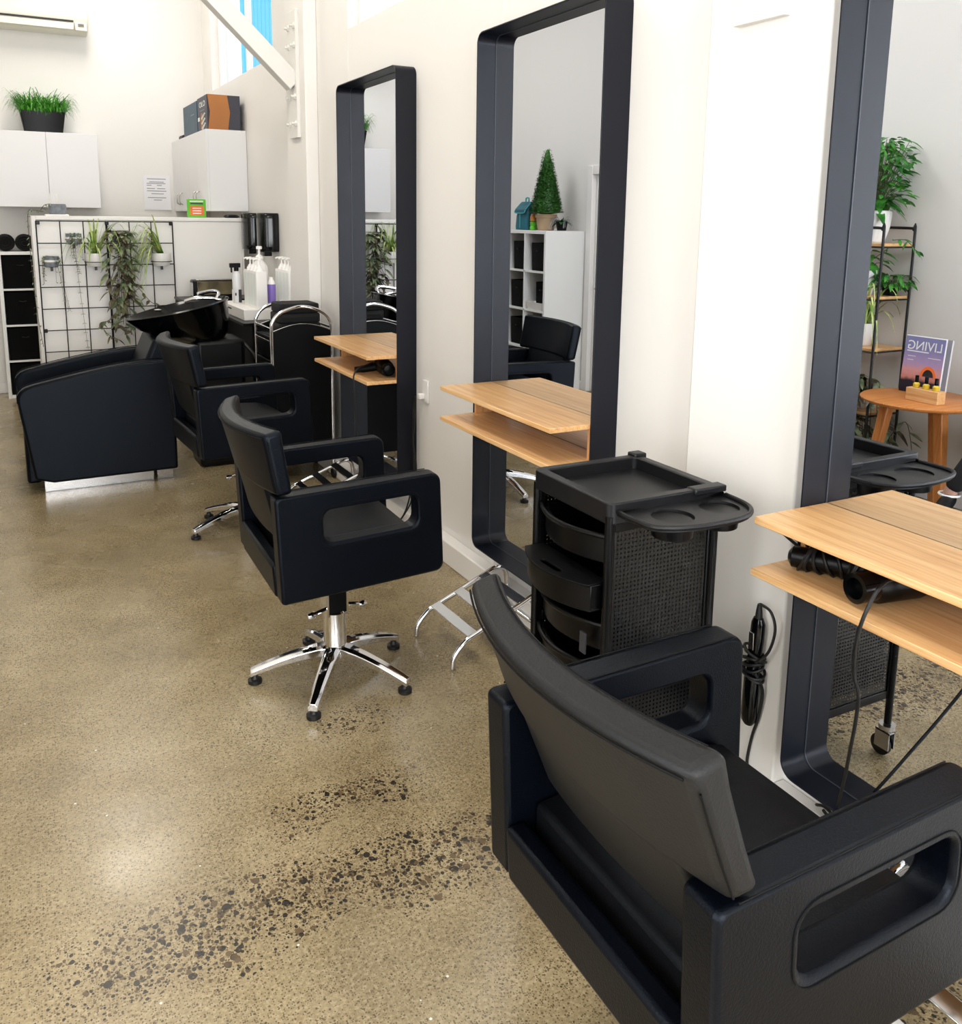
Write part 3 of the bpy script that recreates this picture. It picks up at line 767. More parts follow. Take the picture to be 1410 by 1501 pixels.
b = B(); b.tube([(.008, .05, .004), (-.012, .035, .02), (-.015, .01, .032), (-.012, -.02, .024), (.008, -.04, .004)], .0042, 7, smooth=6); t2 = b.build('cable', 'rubber', t)
# wall outlet beside the furthest mirror
t = thing('power_outlet', 'white power outlet on the wall between the two further mirrors', 'socket', (-.001, 4.10, .735))
b = B(); b.box(-.010, -.032, 0, 0, .032, .116); b.build('plate', 'white_trim', t, bevel=.003)
b = B(); b.box(-.04, .002, .018, -.010, .03, .046); b.build('plug', 'white_trim', t, bevel=.004)
t = thing('power_cable', 'pair of black cables running down the wall from the outlet to the floor', 'cable', (-.03, 4.12, .0))
b = B()
b.tube([(-.02, .015, .765), (-.015, .05, .70), (0, .085, .62), (-.005, .075, .50), (0, .055, .42), (-.005, .04, .33), (-.03, .03, .22), (-.05, .06, .14), (-.08, .16, .03), (-.12, .25, .006)], .0045, 7, smooth=6)
b.tube([(-.02, .01, .762), (-.012, .03, .70), (-.012, .045, .60), (-.005, .08, .52), (0, .08, .44), (.004, .095, .3), (-.03, .12, .12), (-.06, .2, .006)], .0045, 7, smooth=6)
b.build('flex', 'rubber', t)

# ------------------------------------------------------------------ steel knee braces
def brace(name, label, yc, arm=True):
    t = thing(name, label, 'steel brace', (-.084, yc, 2.18))
    b = B(); b.box(-.022, -.09, 0, 0, .09, .80); b.build('plate', 'steel_paint', t, bevel=.002)
    for z in (.09, .26, .58, .70):
        for y in (-.06, .06):
            b = B(); b.lathe([(.019, -.034), (.019, -.022)], (0, y, z), 6, 'X'); b.lathe([(.009, -.052), (.009, -.030)], (0, y, z), 10, 'X'); b.build('bolt', 'steel_paint', t)
    m = Matrix.Translation((-.012, 0, .345)) @ Matrix.Rotation(R(-46.5), 4, 'Y')
    b = B(); b.box(-.055, -.05, .0, .055, .05, 2.2, m); b.build('strut', 'steel_paint', t, bevel=.004)
    return t
brace('roof_brace', 'white steel brace bolted to the rear pier, sloping up past the high window', 6.0)
brace('roof_brace', 'white steel brace plate bolted to the near pier at the top photo edge', 1.82)

# ------------------------------------------------------------------ backwash chair with basin
def backwash():
    t = thing('backwash_unit', 'black leather backwash armchair with a tilting gloss black basin and steel kick plate', 'backwash chair', (-1.43, 6.14, 0))
    X = lambda x: x+1.43
    def prof(n=8):
        top = [(X(-1.775), .668), (X(-1.55), .715), (X(-1.31), .757), (X(-1.12), .775), (X(-.98), .78)]
        pts = [(p.x, p.z) for p in catmull([(u, 0, v) for u, v in top], 5)]
        corner = [(p.x, p.z) for p in catmull([(X(-1.862), 0, .57), (X(-1.857), 0, .615), (X(-1.825), 0, .65), (X(-1.775), 0, .668)], 4)][:-1]
        return corner+pts+[(X(-.98), .075), (X(-1.70), .07), (X(-1.80), .10)]
    for y in (-.32, .32):
        b = B(); b.prism(prof(), y-.055, y+.055, XZY); a = b.build('arm_panel', 'leather', t, bevel=.016, seg=3)
        c = B()
        for yy in (y-.05, y+.05): c.tube([(u*1.0, yy, v+.003) for u, v in prof()[:-3]], .003, 6)
        c.build('piping', 'leather', a)
    b = B(); b.box(X(-1.84), -.265, .05, X(-1.76), .265, .42); b.build('front_panel', 'leather', t, bevel=.02, seg=3)
    b = B(); b.box(X(-1.80), -.265, .36, X(-1.15), .265, .47); b.build('seat', 'leather_d', t, bevel=.03, seg=3)
    m = Matrix.Translation((X(-1.22), 0, .44)) @ Matrix.Rotation(R(24), 4, 'Y')
    b = B(); b.box(-.05, -.26, 0, .06, .26, .49, m); b.build('backrest', 'leather', t, bevel=.03, seg=3)
    b = B(); b.box(X(-1.75), -.30, 0, X(-1.12), .30, .072); b.box(X(-1.10), -.30, 0, X(-1.00), .30, .072); b.build('kick_plate', 'brushed', t, bevel=.002)
    # basin: tilted oval bowl drawn out to a lip at the neck
    b = B(); rings = []
    def ring(cx, rx, ry, z, tilt, nose):
        out = []
        for k in range(36):
            a = 2*PI*k/36; x = cx+rx*math.cos(a)*(1+(nose if math.cos(a) < 0 else 0)); y = ry*math.sin(a)*(1-.25*max(0, -math.cos(a))**2)
            out.append((X(x), y, z+tilt*(x+.88)))
        return out
    b.loft([ring(-.70, .10, .11, .80, .12, 0), ring(-.74, .18, .18, .86, .12, .05), ring(-.82, .27, .23, .96, .16, .1), ring(-.86, .305, .255, 1.045, .2, .1),
            ring(-.86, .315, .265, 1.062, .2, .1), ring(-.86, .300, .250, 1.070, .2, .1), ring(-.86, .285, .235, 1.052, .2, .1), ring(-.82, .24, .20, .97, .16, .08), ring(-.76, .16, .15, .90, .12, .03), ring(-.72, .05, .05, .885, .1, 0)])
    bs = b.build('basin', 'gloss_black', t, ang=60)
    c = B(); c.tube([(X(-.62), .04, 1.10), (X(-.60), .05, 1.15), (X(-.64), .05, 1.165), (X(-.74), .03, 1.15)], .013, 10, smooth=5); c.build('tap', 'chrome', bs)
    c = B(); c.tube([(X(-.83), -.02, 1.105), (X(-.77), -.05, 1.125), (X(-.69), -.07, 1.13), (X(-.61), -.08, 1.115)], [.017, .018, .012, .010], 10, smooth=5); c.build('hand_shower', 'chrome', bs)
    c = B(); c.lathe([(.022, 0), (.024, .01), (.012, .014)], (X(-1.0), .02, 1.045), 16); c.build('neck_stud', 'chrome', bs)
    b = B(); b.box(X(-.80), -.17, .0, X(-.48), .17, .86); b.build('pedestal', 'plastic', t, bevel=.03, seg=3)
    b = B(); b.tube([(X(-.50), -.10, .85), (X(-.40), -.16, .70), (X(-.38), -.19, .45), (X(-.42), -.17, .2), (X(-.45), -.15, .04)], .012, 9, smooth=6); b.build('hose', 'rubber', t)
    return t
backwash()

# ------------------------------------------------------------------ towel trolley with chrome bows
def towel_trolley():
    t = thing('tool_trolley', 'black trolley with two curved chrome handles in front of the rear pier', 'trolley', (-.265, 5.58, 0))
    w, d = .19, .19
    for i, y in enumerate((-d, d)):
        b = B(); b.tube([(-w, y, .08), (-w, y, .6), (-w, y, .97), (-w+.006, y, 1.025), (-w+.035, y, 1.068), (-w+.09, y, 1.098), (0, y, 1.12), (w-.09, y, 1.098), (w-.035, y, 1.068), (w-.006, y, 1.025), (w, y, .97), (w, y, .6), (w, y, .08)], .0115, 12, smooth=5); b.build('chrome_bow', 'chrome', t)
    arc = [(-w, .13)]+[(w, .13)]+[(x, .965+.045*math.cos(x/w*PI/2)) for x in [w-2*w*k/14 for k in range(15)]]
    for y in (-d, d):
        b = B(); b.prism(arc, y-.008, y+.008, XZY); p = b.build('end_panel', 'plastic_m', t, bevel=.003)
        c = B(); c.tube([(u, y, v+.003) for u, v in arc[2:]], .0035, 6); c.build('edge_trim', 'brushed', p)
    b = B(); b.box(-w+.012, -d, .15, w-.012, d, .94); b.build('body', 'plastic', t, bevel=.006)
    for k in range(5):
        z = .2+.15*k
        b = B(); b.box(-w-.004, -d+.02, z, -w+.014, d-.02, z+.135); b.build('drawer', 'plastic', t, bevel=.004)
    b = B()
    for z in (.985, .905): b.tube([(-w, -d, z), (-w, d, z)], .008, 10)
    b.tube([(w, -d, .985), (w, d, .985)], .008, 10); b.build('side_rail', 'chrome', t)
    for sx in (-1, 1):
        for sy in (-1, 1):
            b = B(); b.lathe([(.01, -.011), (.03, -.011), (.036, -.006), (.036, .006), (.03, .011), (.01, .011)], (sx*w, sy*d, .036), 20, 'X'); b.lathe([(.012, .04), (.012, .085)], (sx*w, sy*d, 0), 10); b.build('castor_wheel', 'rubber', t)
towel_trolley()
for i in range(3):
    b = B(); z0 = .945+.062*i
    b.loft([[(u*(1-.02*i)+.004*math.sin(9*u+i), v, z0+q) for u, v in rrect(-.135, -.12, .135, .12, .03, 4)] for q in (0, .012, .03, .05, .06)])
    o = tag(b.build('folded_towel', 'towel', bevel=.012, seg=2), ['lowest', 'middle', 'topmost'][i]+' of the folded black towels on the chrome handled trolley', 'towel', 'folded towels on the trolley'); o.location = (-.245, 5.60, 0)

# ------------------------------------------------------------------ wash counter with bottles
t = thing('wash_counter', 'black counter along the right wall behind the rear pier', 'counter', (-.26, 6.62, 0))
b = B(); b.box(-.205, -.55, .93, .17, .55, .95); b.build('worktop', 'plastic', t, bevel=.002)
b = B(); b.box(-.14, -.52, 0, .17, .52, .93); b.build('carcass', 'plastic_m', t, bevel=.002)
t = thing('low_cabinet', 'black cabinet in front of the white partition under the mirrored box', 'cabinet', (-.36, 7.37, 0))
b = B(); b.box(-.30, -.18, 0, .28, .18, 1.0); b.build('carcass', 'plastic_m', t, bevel=.003)
b = B(); b.box(-.31, -.19, 1.0, .29, .185, 1.018); b.build('worktop', 'plastic', t, bevel=.002)
t = thing('towel_warmer', 'box with mirrored front on the black cabinet beside the basin', 'towel warmer', (-.395, 7.33, 1.018))
b = B(); b.box(-.17, -.05, 0, .17, .10, .145); b.build('case', 'plastic', t, bevel=.012)
b = B(); b.box(-.14, -.0535, .03, .162, -.0495, .136); b.build('mirror_door', 'bronze', t, bevel=.002)
b = B(); b.box(-.14, -.03, .144, .14, .08, .150); b.build('top_plate', 'brushed', t, bevel=.002)
b = B(); b.box(-.1735, -.04, .02, -.169, .09, .125); b.build('side_plate', 'brushed', t, bevel=.001)
t = thing('display_plinth', 'white box plinth on the black counter carrying the pump bottles', 'plinth', (-.225, 6.62, .95))
b = B(); b.box(-.195, -.38, 0, .195, .36, .075); b.build('box', 'white_panel', t, bevel=.003)
b = B(); b.box(-.1965, .0, .045, -.195, .2, .055); b.build('lettering', 'ink_d', t, smooth=False)
def pump_bottle():
    t = thing('pump_bottle', 'x', 'bottle', (0, 0, 0))
    b = B(); b.loft([[(u, v, z) for u, v in rrect(-.040*s, -.036*s, .040*s, .036*s, .008, 3)] for z, s in ((0, .97), (.004, 1), (.255, 1), (.262, .96))]); b.build('body', 'bottle', t)
    b = B(); b.lathe([(.026, .262), (.026, .275), (.016, .288), (.012, .30), (.006, .302), (.006, .335), (.013, .337), (.013, .350), (.009, .352)], (0, 0, 0), 14); b.tube([(0, 0, .344), (-.035, 0, .345), (-.05, 0, .338)], .006, 8); b.build('pump', 'bottle', t)
    b = B(); b.box(-.0412, -.022, .02, -.0402, .022, .245); b.build('side_label', 'tint_g', t, smooth=False)
    return t
pb = pump_bottle(); k = 0
spots = [(-.285, 6.30), (-.285, 6.39), (-.285, 6.48), (-.285, 6.57), (-.05, 6.31), (-.05, 6.40), (-.05, 6.49), (-.05, 6.58)]
nm = ['nearest', 'second', 'third', 'furthest']
for i, (x, y) in enumerate(spots):
    lab = 'white pump bottle, %s from the camera in the %s row on the white plinth' % (nm[i % 4], 'left' if i < 4 else 'wall side')
    o = pb if i == 0 else dup(pb, (x, y, 1.025), 0, lab)
    o.location = (x, y, 1.025); o.rotation_euler[2] = R(8); o['label'] = lab; o['group'] = 'white pump bottles'
t = thing('pump_jar', 'large round white pump bottle rising behind the left row of pump bottles', 'bottle', (-.185, 6.70, 1.025))
b = B(); b.lathe([(.062, 0), (.066, .006), (.066, .25), (.058, .28), (.03, .315), (.022, .33)], (0, 0, 0), 24); b.build('body', 'bottle', t)
b = B(); b.lathe([(.03, .328), (.03, .345), (.012, .36), (.009, .362), (.009, .40), (.022, .402), (.022, .42), (.012, .424)], (0, 0, 0), 16); b.build('pump', 'bottle', t)
t = thing('purple_bottle', 'white bottle with a purple label between the two rows of pump bottles', 'bottle', (-.19, 6.36, 1.025))
b = B(); b.lathe([(.026, 0), (.029, .004), (.029, .17), (.02, .19), (.014, .2), (.014, .215)], (0, 0, 0), 18); b.build('body', 'bottle', t)
b = B(); b.lathe([(.0296, .02), (.0296, .165)], (0, 0, 0), 18); b.build('label_wrap', 'purple', t)
t = thing('spray_bottle', 'frosted spray bottle with a black trigger at the left end of the white plinth', 'bottle', (-.335, 6.80, 1.025))
b = B(); b.lathe([(.030, 0), (.033, .004), (.033, .20), (.028, .218), (.016, .23), (.014, .24)], (0, 0, 0), 20); b.build('body', 'clearish', t)
b = B(); b.lathe([(.018, .235), (.018, .262), (.011, .268)], (0, 0, 0), 14); b.box(-.05, -.014, .262, .03, .014, .295); b.box(-.042, -.008, .225, -.030, .008, .265); b.build('trigger', 'plastic', t, bevel=.004)
b = B(); b.box(-.0345, -.030, .01, -.0335, .012, .10); b.build('label_panel', 'print_w', t, smooth=False)
b = B(); b.box(.004, -.0345, .005, .026, -.030, .10); b.box(-.022, -.0342, .055, -.012, -.033, .075); b.build('dark_label', 'ink_d', t, smooth=False)

# towel dispensers on the right wall
for i, y in enumerate((6.92, 7.40)):
    t = thing('towel_dispenser', ('nearer' if i == 0 else 'further')+' glossy black paper dispenser on the right wall', 'dispenser', (-.001, y, 1.40), 0, 'paper dispensers')
    b = B(); b.loft([[(-d, v*s, z) for d, v in ((0, -.12), (.08, -.12), (.115, -.10), (.13, -.06), (.135, 0), (.13, .06), (.115, .10), (.08, .12), (0, .12))] for z, s in ((0, .92), (.015, .98), (.04, 1), (.25, 1), (.28, .97), (.292, .88))]); b.build('cover', 'gloss_black', t, bevel=.006)
    b = B(); b.box(-.095, -.03, -.035, -.035, .03, .004); b.build('spout', 'plastic', t, bevel=.005)

# ------------------------------------------------------------------ partition with the wire grids and hanging plants
t = thing('partition_unit', 'white freestanding partition behind the backwash chair carrying the black wire grids', 'partition', (-.86, 7.79, 0))
b = B(); b.box(-.775, -.185, .0, .76, .19, 1.62); b.build('panel', 'white_panel', t, bevel=.002)
b = B(); b.box(-.805, -.20, 0, -.775, .20, 1.65); b.box(-.775, -.199, 1.621, .775, .199, 1.65); b.box(.761, -.198, 0, .775, .198, 1.62); b.build('edge_frame', 'white_panel', t, bevel=.002)
YG = 7.578
for i, x0 in enumerate((-1.636, -1.142)):
    x1 = x0+.488; g = (x1-x0)/3; top, bot = 1.612, .115; rows = 9; h = (top-bot)/rows
    t = thing('wire_grid', ('left hand' if i == 0 else 'right hand')+' black wire grid panel fixed to the white partition', 'wire grid', (x0, YG, bot), 0, 'wire grids')
    b = B()
    for c in range(4): b.tube([(g*c, 0, 0), (g*c, 0, top-bot)], .0042 if 0 < c < 3 else .0052, 6)
    for r in range(rows+1): b.tube([(0, -.004, h*r), (g*3, -.004, h*r)], .0042, 6)
    b.build('wires', 'wire', t)
    for zz in (top-bot-.012, top-bot-5*h):
        for xx in ((0.012,) if i == 0 else (0.0, 3*g-.012)):
            c = B(); c.box(xx-.014, -.014, zz-.014, xx+.014, .004, zz+.014); c.build('clip', 'plastic', t, bevel=.003)
def pot(t, r, h, m='ceramic', taper=.8, z=0, y=0):
    b = B(); b.lathe([(r*taper*.9, z), (r*taper, z+.006), (r, z+h*.6), (r*.98, z+h), (r*.90, z+h), (r*.88, z+h*.88)], (0, y, 0), 24); p = b.build('pot', m, t)
    c = B(); c.lathe([(0.001, z+h*.9), (r*.9, z+h*.9)], (0, y, 0), 24); c.build('soil', 'soil', p)
    return p
def hook(t, z=0, r=.06):
    b = B(); b.tube([(r*1.04*math.cos(a), r*1.04*math.sin(a), z+.035) for a in [2*PI*k/20 for k in range(20)]], .003, 6, closed=True); b.box(-.01, r*.9, z+.0, .01, r+.014, z+.045); b.box(-.009, -.01, z-.03, .009, .004, z-.002); b.build('pot_holder', 'wire', t)
def spider(label, x, z, r, seed, n, big, lean=0):
    q = random.Random(seed); t = thing('spider_plant', label, 'plant', (x, 7.50, z))
    pot(t, r, .10); hook(t, 0, r)
    b = B()
    for k in range(n):
        az = q.uniform(0, 2*PI) if not lean else q.gauss(PI+.15, .42)
        az = az if math.sin(az) < .35 else -az
        up = q.random()
        b.blade((q.uniform(-.02, .02), q.uniform(-.02, .02), .09), az, big*q.uniform(.55, 1.1), q.uniform(.011, .017), .55+.7*up if not lean else .35+.65*up if not lean else .15+1.3*up, q.uniform(.3, 1.25) if not lean else q.uniform(.8, 2.4)*(.5+up*.6))
    for k in range(4 if not lean else 1): b.blade((0, 0, .075), q.uniform(0, 2*PI), big*.45, .013, 2.2, .1)
    b.build('leaves', 'spider', t)
spider('spider plant in a white pot left of centre on the wire grids', -1.245, 1.272, .076, 3, 30, .30)
spider('spider plant at the right of the wire grids, its leaves spilling leftwards', -.762, 1.270, .076, 5, 50, .34, 1)
# wire basket with the long trailing plant
t = thing('trailing_plant', 'dark purple trailing plant in a wire basket at the centre of the wire grids', 'plant', (-1.065, 7.49, 1.46))
b = B()
for z in (0, .02, .04, .06, .08): b.tube([(u, v, z) for u, v in rrect(-.068, -.055, .068, .055, .012, 3)], .0022, 5, closed=True)
for k in range(11):
    u = -.066+.0132*k
    for v in (-.055, .055): b.tube([(u, v, 0), (u, v, .085)], .0016, 4)
b.build('basket', 'wire', t)
b = B(); b.box(-.06, -.048, .004, .06, .048, .07); b.build('liner', 'stripe', t, bevel=.006)
q = random.Random(11); b = B(); c = B()
def strand(b, c, pts, n, lw, ms=2):
    P = catmull(pts, 6); c.tube(P, .0022, 5)
    for k in range(n):
        i = int((k+.5)/n*(len(P)-1)); a = q.uniform(0, 2*PI)
        d = (math.cos(a), -abs(math.sin(a))*.8-.1, q.uniform(-.7, .25)); b.m(q.randrange(ms)); b.leaf(P[i], d, lw*q.uniform(.75, 1.25), lw*q.uniform(.38, .5), q.uniform(.2, .7), 4, q.uniform(-.6, .6))
for k in range(9):
    x = q.uniform(-.06, .07); ln = q.uniform(.25, .72) if k > 3 else q.uniform(.62, .80); dx = q.uniform(-.05, .05)
    strand(b, c, [(x, -.03, .08), (x+dx*.4, -.085, .05), (x+dx, -.075, -ln*.3), (x+dx*1.2-.01, -.06, -ln*.65), (x+dx*1.3-.015, -.06, -ln)], int(9+ln*34), .082)
strand(b, c, [(-.03, -.06, -.15), (-.10, -.07, -.33), (-.09, -.06, -.42), (-.02, -.06, -.55)], 10, .062)
strand(b, c, [(-.02, -.06, -.52), (-.12, -.07, -.60), (-.17, -.06, -.62), (-.14, -.05, -.70), (-.05, -.06, -.76)], 22, .05)
strand(b, c, [(.06, -.05, -.28), (.13, -.06, -.38), (.20, -.06, -.47), (.27, -.05, -.50)], 9, .062)
b.build('leaves', ['trad', 'trad_g'], t); c.build('stems', 'stem_d', t)
# small striped pots
for (x, z, sd, lab) in ((-1.388, 1.44, 21, 'upper small grey and white striped pot with a string plant on the wire grid'), (-1.553, 1.27, 22, 'lower small striped pot of succulents at the left of the wire grid')):
    q2 = random.Random(sd); t = thing('succulent_pot', lab, 'plant', (x, 7.50, z))
    b = B(); b.lathe([(.042, 0), (.05, .006), (.054, .03)], (0, 0, 0), 22); b.m(1); b.lathe([(.054, .03), (.055, .055)], (0, 0, 0), 22); b.m(0); b.lathe([(.055, .055), (.055, .08), (.05, .08), (.048, .07), (.001, .07)], (0, 0, 0), 22)
    b.build('pot', ['stripe', 'ceramic'], t); hook(t, 0, .056)
    b = B(); c = B()
    for k in range(46):
        a = q2.uniform(0, 2*PI); r = .05*math.sqrt(q2.random()); b.leaf((r*math.cos(a), r*math.sin(a), .07), (math.cos(a), math.sin(a), q2.uniform(.2, 1.4)), q2.uniform(.02, .035), .013, .3, 3)
    for k in range(7 if sd == 22 else 5):
        a = q2.uniform(PI, 2*PI); ln = q2.uniform(.05, .13) if not (sd == 21 and k == 0) else .0
        P = catmull([(.05*math.cos(a), .05*math.sin(a), .075), (.062*math.cos(a), .062*math.sin(a), .05), (.06*math.cos(a), .06*math.sin(a), -ln)], 4); c.tube(P, .001, 4)
        for p in P[2::2]: b.leaf(p, (q2.uniform(-1, 1), -.6, -.3), .016, .012, .3, 3)
    if sd == 21:
        for (xx, ln) in ((.0, .80), (-.02, .22)):
            P = catmull([(xx, -.05, .07), (xx, -.064, .03), (xx+.01, -.06, -.3*ln), (xx+.03, -.055, -.7*ln), (xx+.045, -.055, -ln)], 8); c.tube(P, .0011, 4)
            for p in P[3::2]:
                b.leaf(p, (1, -.5, -.2), .016, .015, .3, 3); b.leaf(p, (-1, -.5, -.2), .016, .015, .3, 3)
    else:
        for xx in (.02, .045, .055):
            P = catmull([(xx, -.04, .07), (xx+.02, -.05, .0), (xx+.03+.01*math.sin(xx*90), -.05, -.15), (xx+.05, -.05, -.33)], 8); c.tube(P, .001, 4)
            for p in P[2::2]: b.leaf(p, (q2.choice((-1, 1)), -.4, -.3), .014, .010, .3, 3)
    b.build('leaves', 'succ', t); c.build('stems', 'stem_d', t)
# on top of the partition
t = thing('woven_basket', 'small grey striped basket of plants on a white tray on top of the partition', 'basket', (-1.475, 7.70, 1.65))
b = B(); b.box(-.09, -.06, 0, .075, .06, .012); b.build('tray', 'white_panel', t, bevel=.004)
b = B(); b.lathe([(.056, .012), (.060, .02), (.064, .075), (.058, .09), (.05, .088), (.048, .07), (.001, .07)], (0, 0, 0), 24); b.build('basket_body', 'stripe', t)
b = B(); b.tube([(-.04, 0, .08), (-.05, 0, .17)], .007, 8); b.tube([(.0, 0, .08), (.004, 0, .165)], .007, 8); b.build('white_stick', 'white_panel', t)
q = random.Random(4); b = B(); c = B()
for (pts, n) in (([(-.05, -.03, .09), (-.09, -.05, .08), (-.12, -.06, .04)], 10), ([(-.1, -.06, .03), (-.16, -.08, .04), (-.21, -.215, .02), (-.215, -.22, -.2), (-.21, -.215, -.45), (-.2, -.215, -.72), (-.175, -.215, -.98)], 60)):
    strand(b, c, pts, n, .022)
b.build('leaves', ['trad_g', 'succ'], t); c.build('stems', 'stem_d', t)
t = thing('green_sign', 'green and orange card sign standing on top of the white partition', 'sign', (-.445, 7.64, 1.65))
b = B(); b.box(-.073, 0, 0, .073, .03, .148); b.build('card', 'lime', t, bevel=.004)
b = B(); b.box(-.054, -.002, .018, .054, 0, .092); p = b.build('orange_panel', 'orange', t, smooth=False)
b = B()
for zz in (.074, .054, .034): b.box(-.034, -.0035, zz-.004, .034, -.002, zz+.004)
b.build('lettering', 'print_w', p, smooth=False)
b = B(); b.box(-.055, -.0015, .125, .052, 0, .135); b.build('heading', 'print_w', t, smooth=False)
b = B(); b.box(-.05, -.0015, .107, .05, 0, .116); b.build('dark_line', 'ink_d', t, smooth=False)
t = thing('black_dish', 'small black rounded object lying on the right end of the partition', 'dish', (-.16, 7.68, 1.65))
b = B(); b.lathe([(.04, 0), (.052, .01), (.04, .024), (.001, .03)], (0, 0, 0), 20, sx=1.3); b.build('shell', 'plastic', t)

# ------------------------------------------------------------------ rear wall: cabinets, planter, air conditioner, notice
def cab(name, label, x0, x1, y0, y1, z0, z1, doors, axis):
    t = thing(name, label, 'cabinet', ((x0+x1)/2, (y0+y1)/2, z0)); cx, cy = (x0+x1)/2, (y0+y1)/2
    b = B(); b.box(x0-cx, y0-cy, 0, x1-cx, y1-cy, z1-z0); b.build('carcass', 'white_cab', t, bevel=.002)
    n = doors
    for i in range(n):
        b = B()
        if axis == 'y':
            w = (x1-x0)/n; b.box(x0-cx+w*i+.002, y0-cy-.018, .0, x0-cx+w*(i+1)-.002, y0-cy, z1-z0)
        else:
            w = (y1-y0)/n; b.box(x0-cx-.018, y0-cy+w*i+.002, .0, x0-cx, y0-cy+w*(i+1)-.002, z1-z0)
        d = b.build('door', 'white_cab', t, bevel=.002)
        c = B()
        if axis == 'x':
            yy = y0-cy+w*(i+(.85 if i % 2 == 0 else .15)); c.tube([(x0-cx-.018, yy, .06), (x0-cx-.045, yy, .075), (x0-cx-.05, yy, .115), (x0-cx-.045, yy, .155), (x0-cx-.018, yy, .17)], .006, 8, smooth=4)
            c.build('handle', 'brushed', d)
    return t
cab('wall_cabinet', 'white two door wall cabinet on the rear wall below the air conditioner', -1.885, -1.035, 9.06, 9.378, 1.723, 2.378, 2, 'y')
cab('wall_cabinet', 'white wall cabinet with curved handles on the right wall behind the partition', -.315, -.002, 7.73, 9.37, 1.705, 2.366, 4, 'x')
t = thing('grass_planter', 'black trough of bright green artificial grass on top of the left wall cabinet', 'planter', (-1.465, 9.18, 2.378))
b = B(); b.loft([[(u, v, 0) for u, v in rrect(-.155, -.06, .155, .06, .01, 3)], [(u, v, .185) for u, v in rrect(-.185, -.075, .185, .075, .01, 3)], [(u, v, .185) for u, v in rrect(-.172, -.064, .172, .064, .01, 3)], [(u, v, .16) for u, v in rrect(-.17, -.062, .17, .062, .01, 3)]]); b.build('trough', 'plastic', t)
q = random.Random(8); b = B()
for k in range(900):
    x = q.uniform(-.17, .17); y = q.uniform(-.06, .06); az = math.atan2(y*2.2+q.gauss(0, .05), x+q.gauss(0, .12)); b.m(0)
    b.blade((x, y, .165), az, q.uniform(.09, .20), .007, q.uniform(.5, 1.3), q.uniform(.1, .8), 4)
for k in range(9):
    az = q.uniform(0, 2*PI); x = -.09+q.uniform(-.03, .06); b.m(1)
    P = [Vector((x+math.cos(az)*.09*s, -.02+math.sin(az)*.05*s, .17+.13*s-.05*s*s)) for s in [i/9 for i in range(10)]]
    for p in P[1:]:
        b.leaf(p, (math.cos(az+1.3), math.sin(az+1.3), .2), .032, .010, .3, 3); b.leaf(p, (math.cos(az-1.3), math.sin(az-1.3), .2), .032, .010, .3, 3)
b.build('grass_blades', ['grass', 'fern'], t)
t = thing('air_conditioner', 'cream split air conditioner at the top of the rear wall', 'air conditioner', (-1.46, 9.378, 3.27))
pr = [(0, 0), (-.10, .0), (-.16, .02), (-.20, .075), (-.215, .13), (-.215, .27), (-.19, .30), (0, .30)]
b = B(); b.prism([(v, w) for v, w in pr], -.42, .42, lambda u, v, w: (w, u, v)); b.build('case', 'ac', t, bevel=.008)
b = B(); b.box(-.40, -.218, .085, .30, -.17, .098); b.build('air_slot', 'dark', t)
b = B(); b.box(-.40, -.2125, .02, .30, -.16, .078); b.build('louvre', 'ac', t, bevel=.004)
b = B(); b.box(.31, -.211, .015, .41, -.19, .09); b.build('sensor_cover', 'ac', t, bevel=.006)
b = B()
for k in range(3): b.box(.335, -.2165, .05+.01*k, .385, -.2105, .053+.01*k)
b.box(-.255, -.2165, .215, -.17, -.2145, .222); b.box(-.26, -.2165, .222, -.165, -.2145, .240); b.build('marking', 'ink_d', t, smooth=False)
t = thing('notice', 'white printed notice sheet on the rear wall beside the right cabinet', 'notice', (-.49, 9.377, 1.715))
b = B(); b.slab(lambda u, v: (u, -.004-.012*max(0, (u-.02)/.12)*max(0, (.1-v)/.1), v), lambda u, v: (u, -.003-.012*max(0, (u-.02)/.12)*max(0, (.1-v)/.1), v), [-.125+.25*i/6 for i in range(7)], [.33*i/6 for i in range(7)]); b.build('sheet', 'paper', t)
b = B()
for zz, a, c in ((.297, -.09, .085), (.268, -.07, .065), (.254, -.095, .08), (.236, -.095, -.05), (.236, 0, .045), (.205, -.095, -.02), (.205, 0, .075), (.182, -.095, .085), (.156, -.055, .06), (.118, -.09, .08), (.096, -.035, .04)): b.box(a, -.0052, zz-.0035, c, -.004, zz+.0035)
b.build('print_line', 'ink', t, smooth=False)
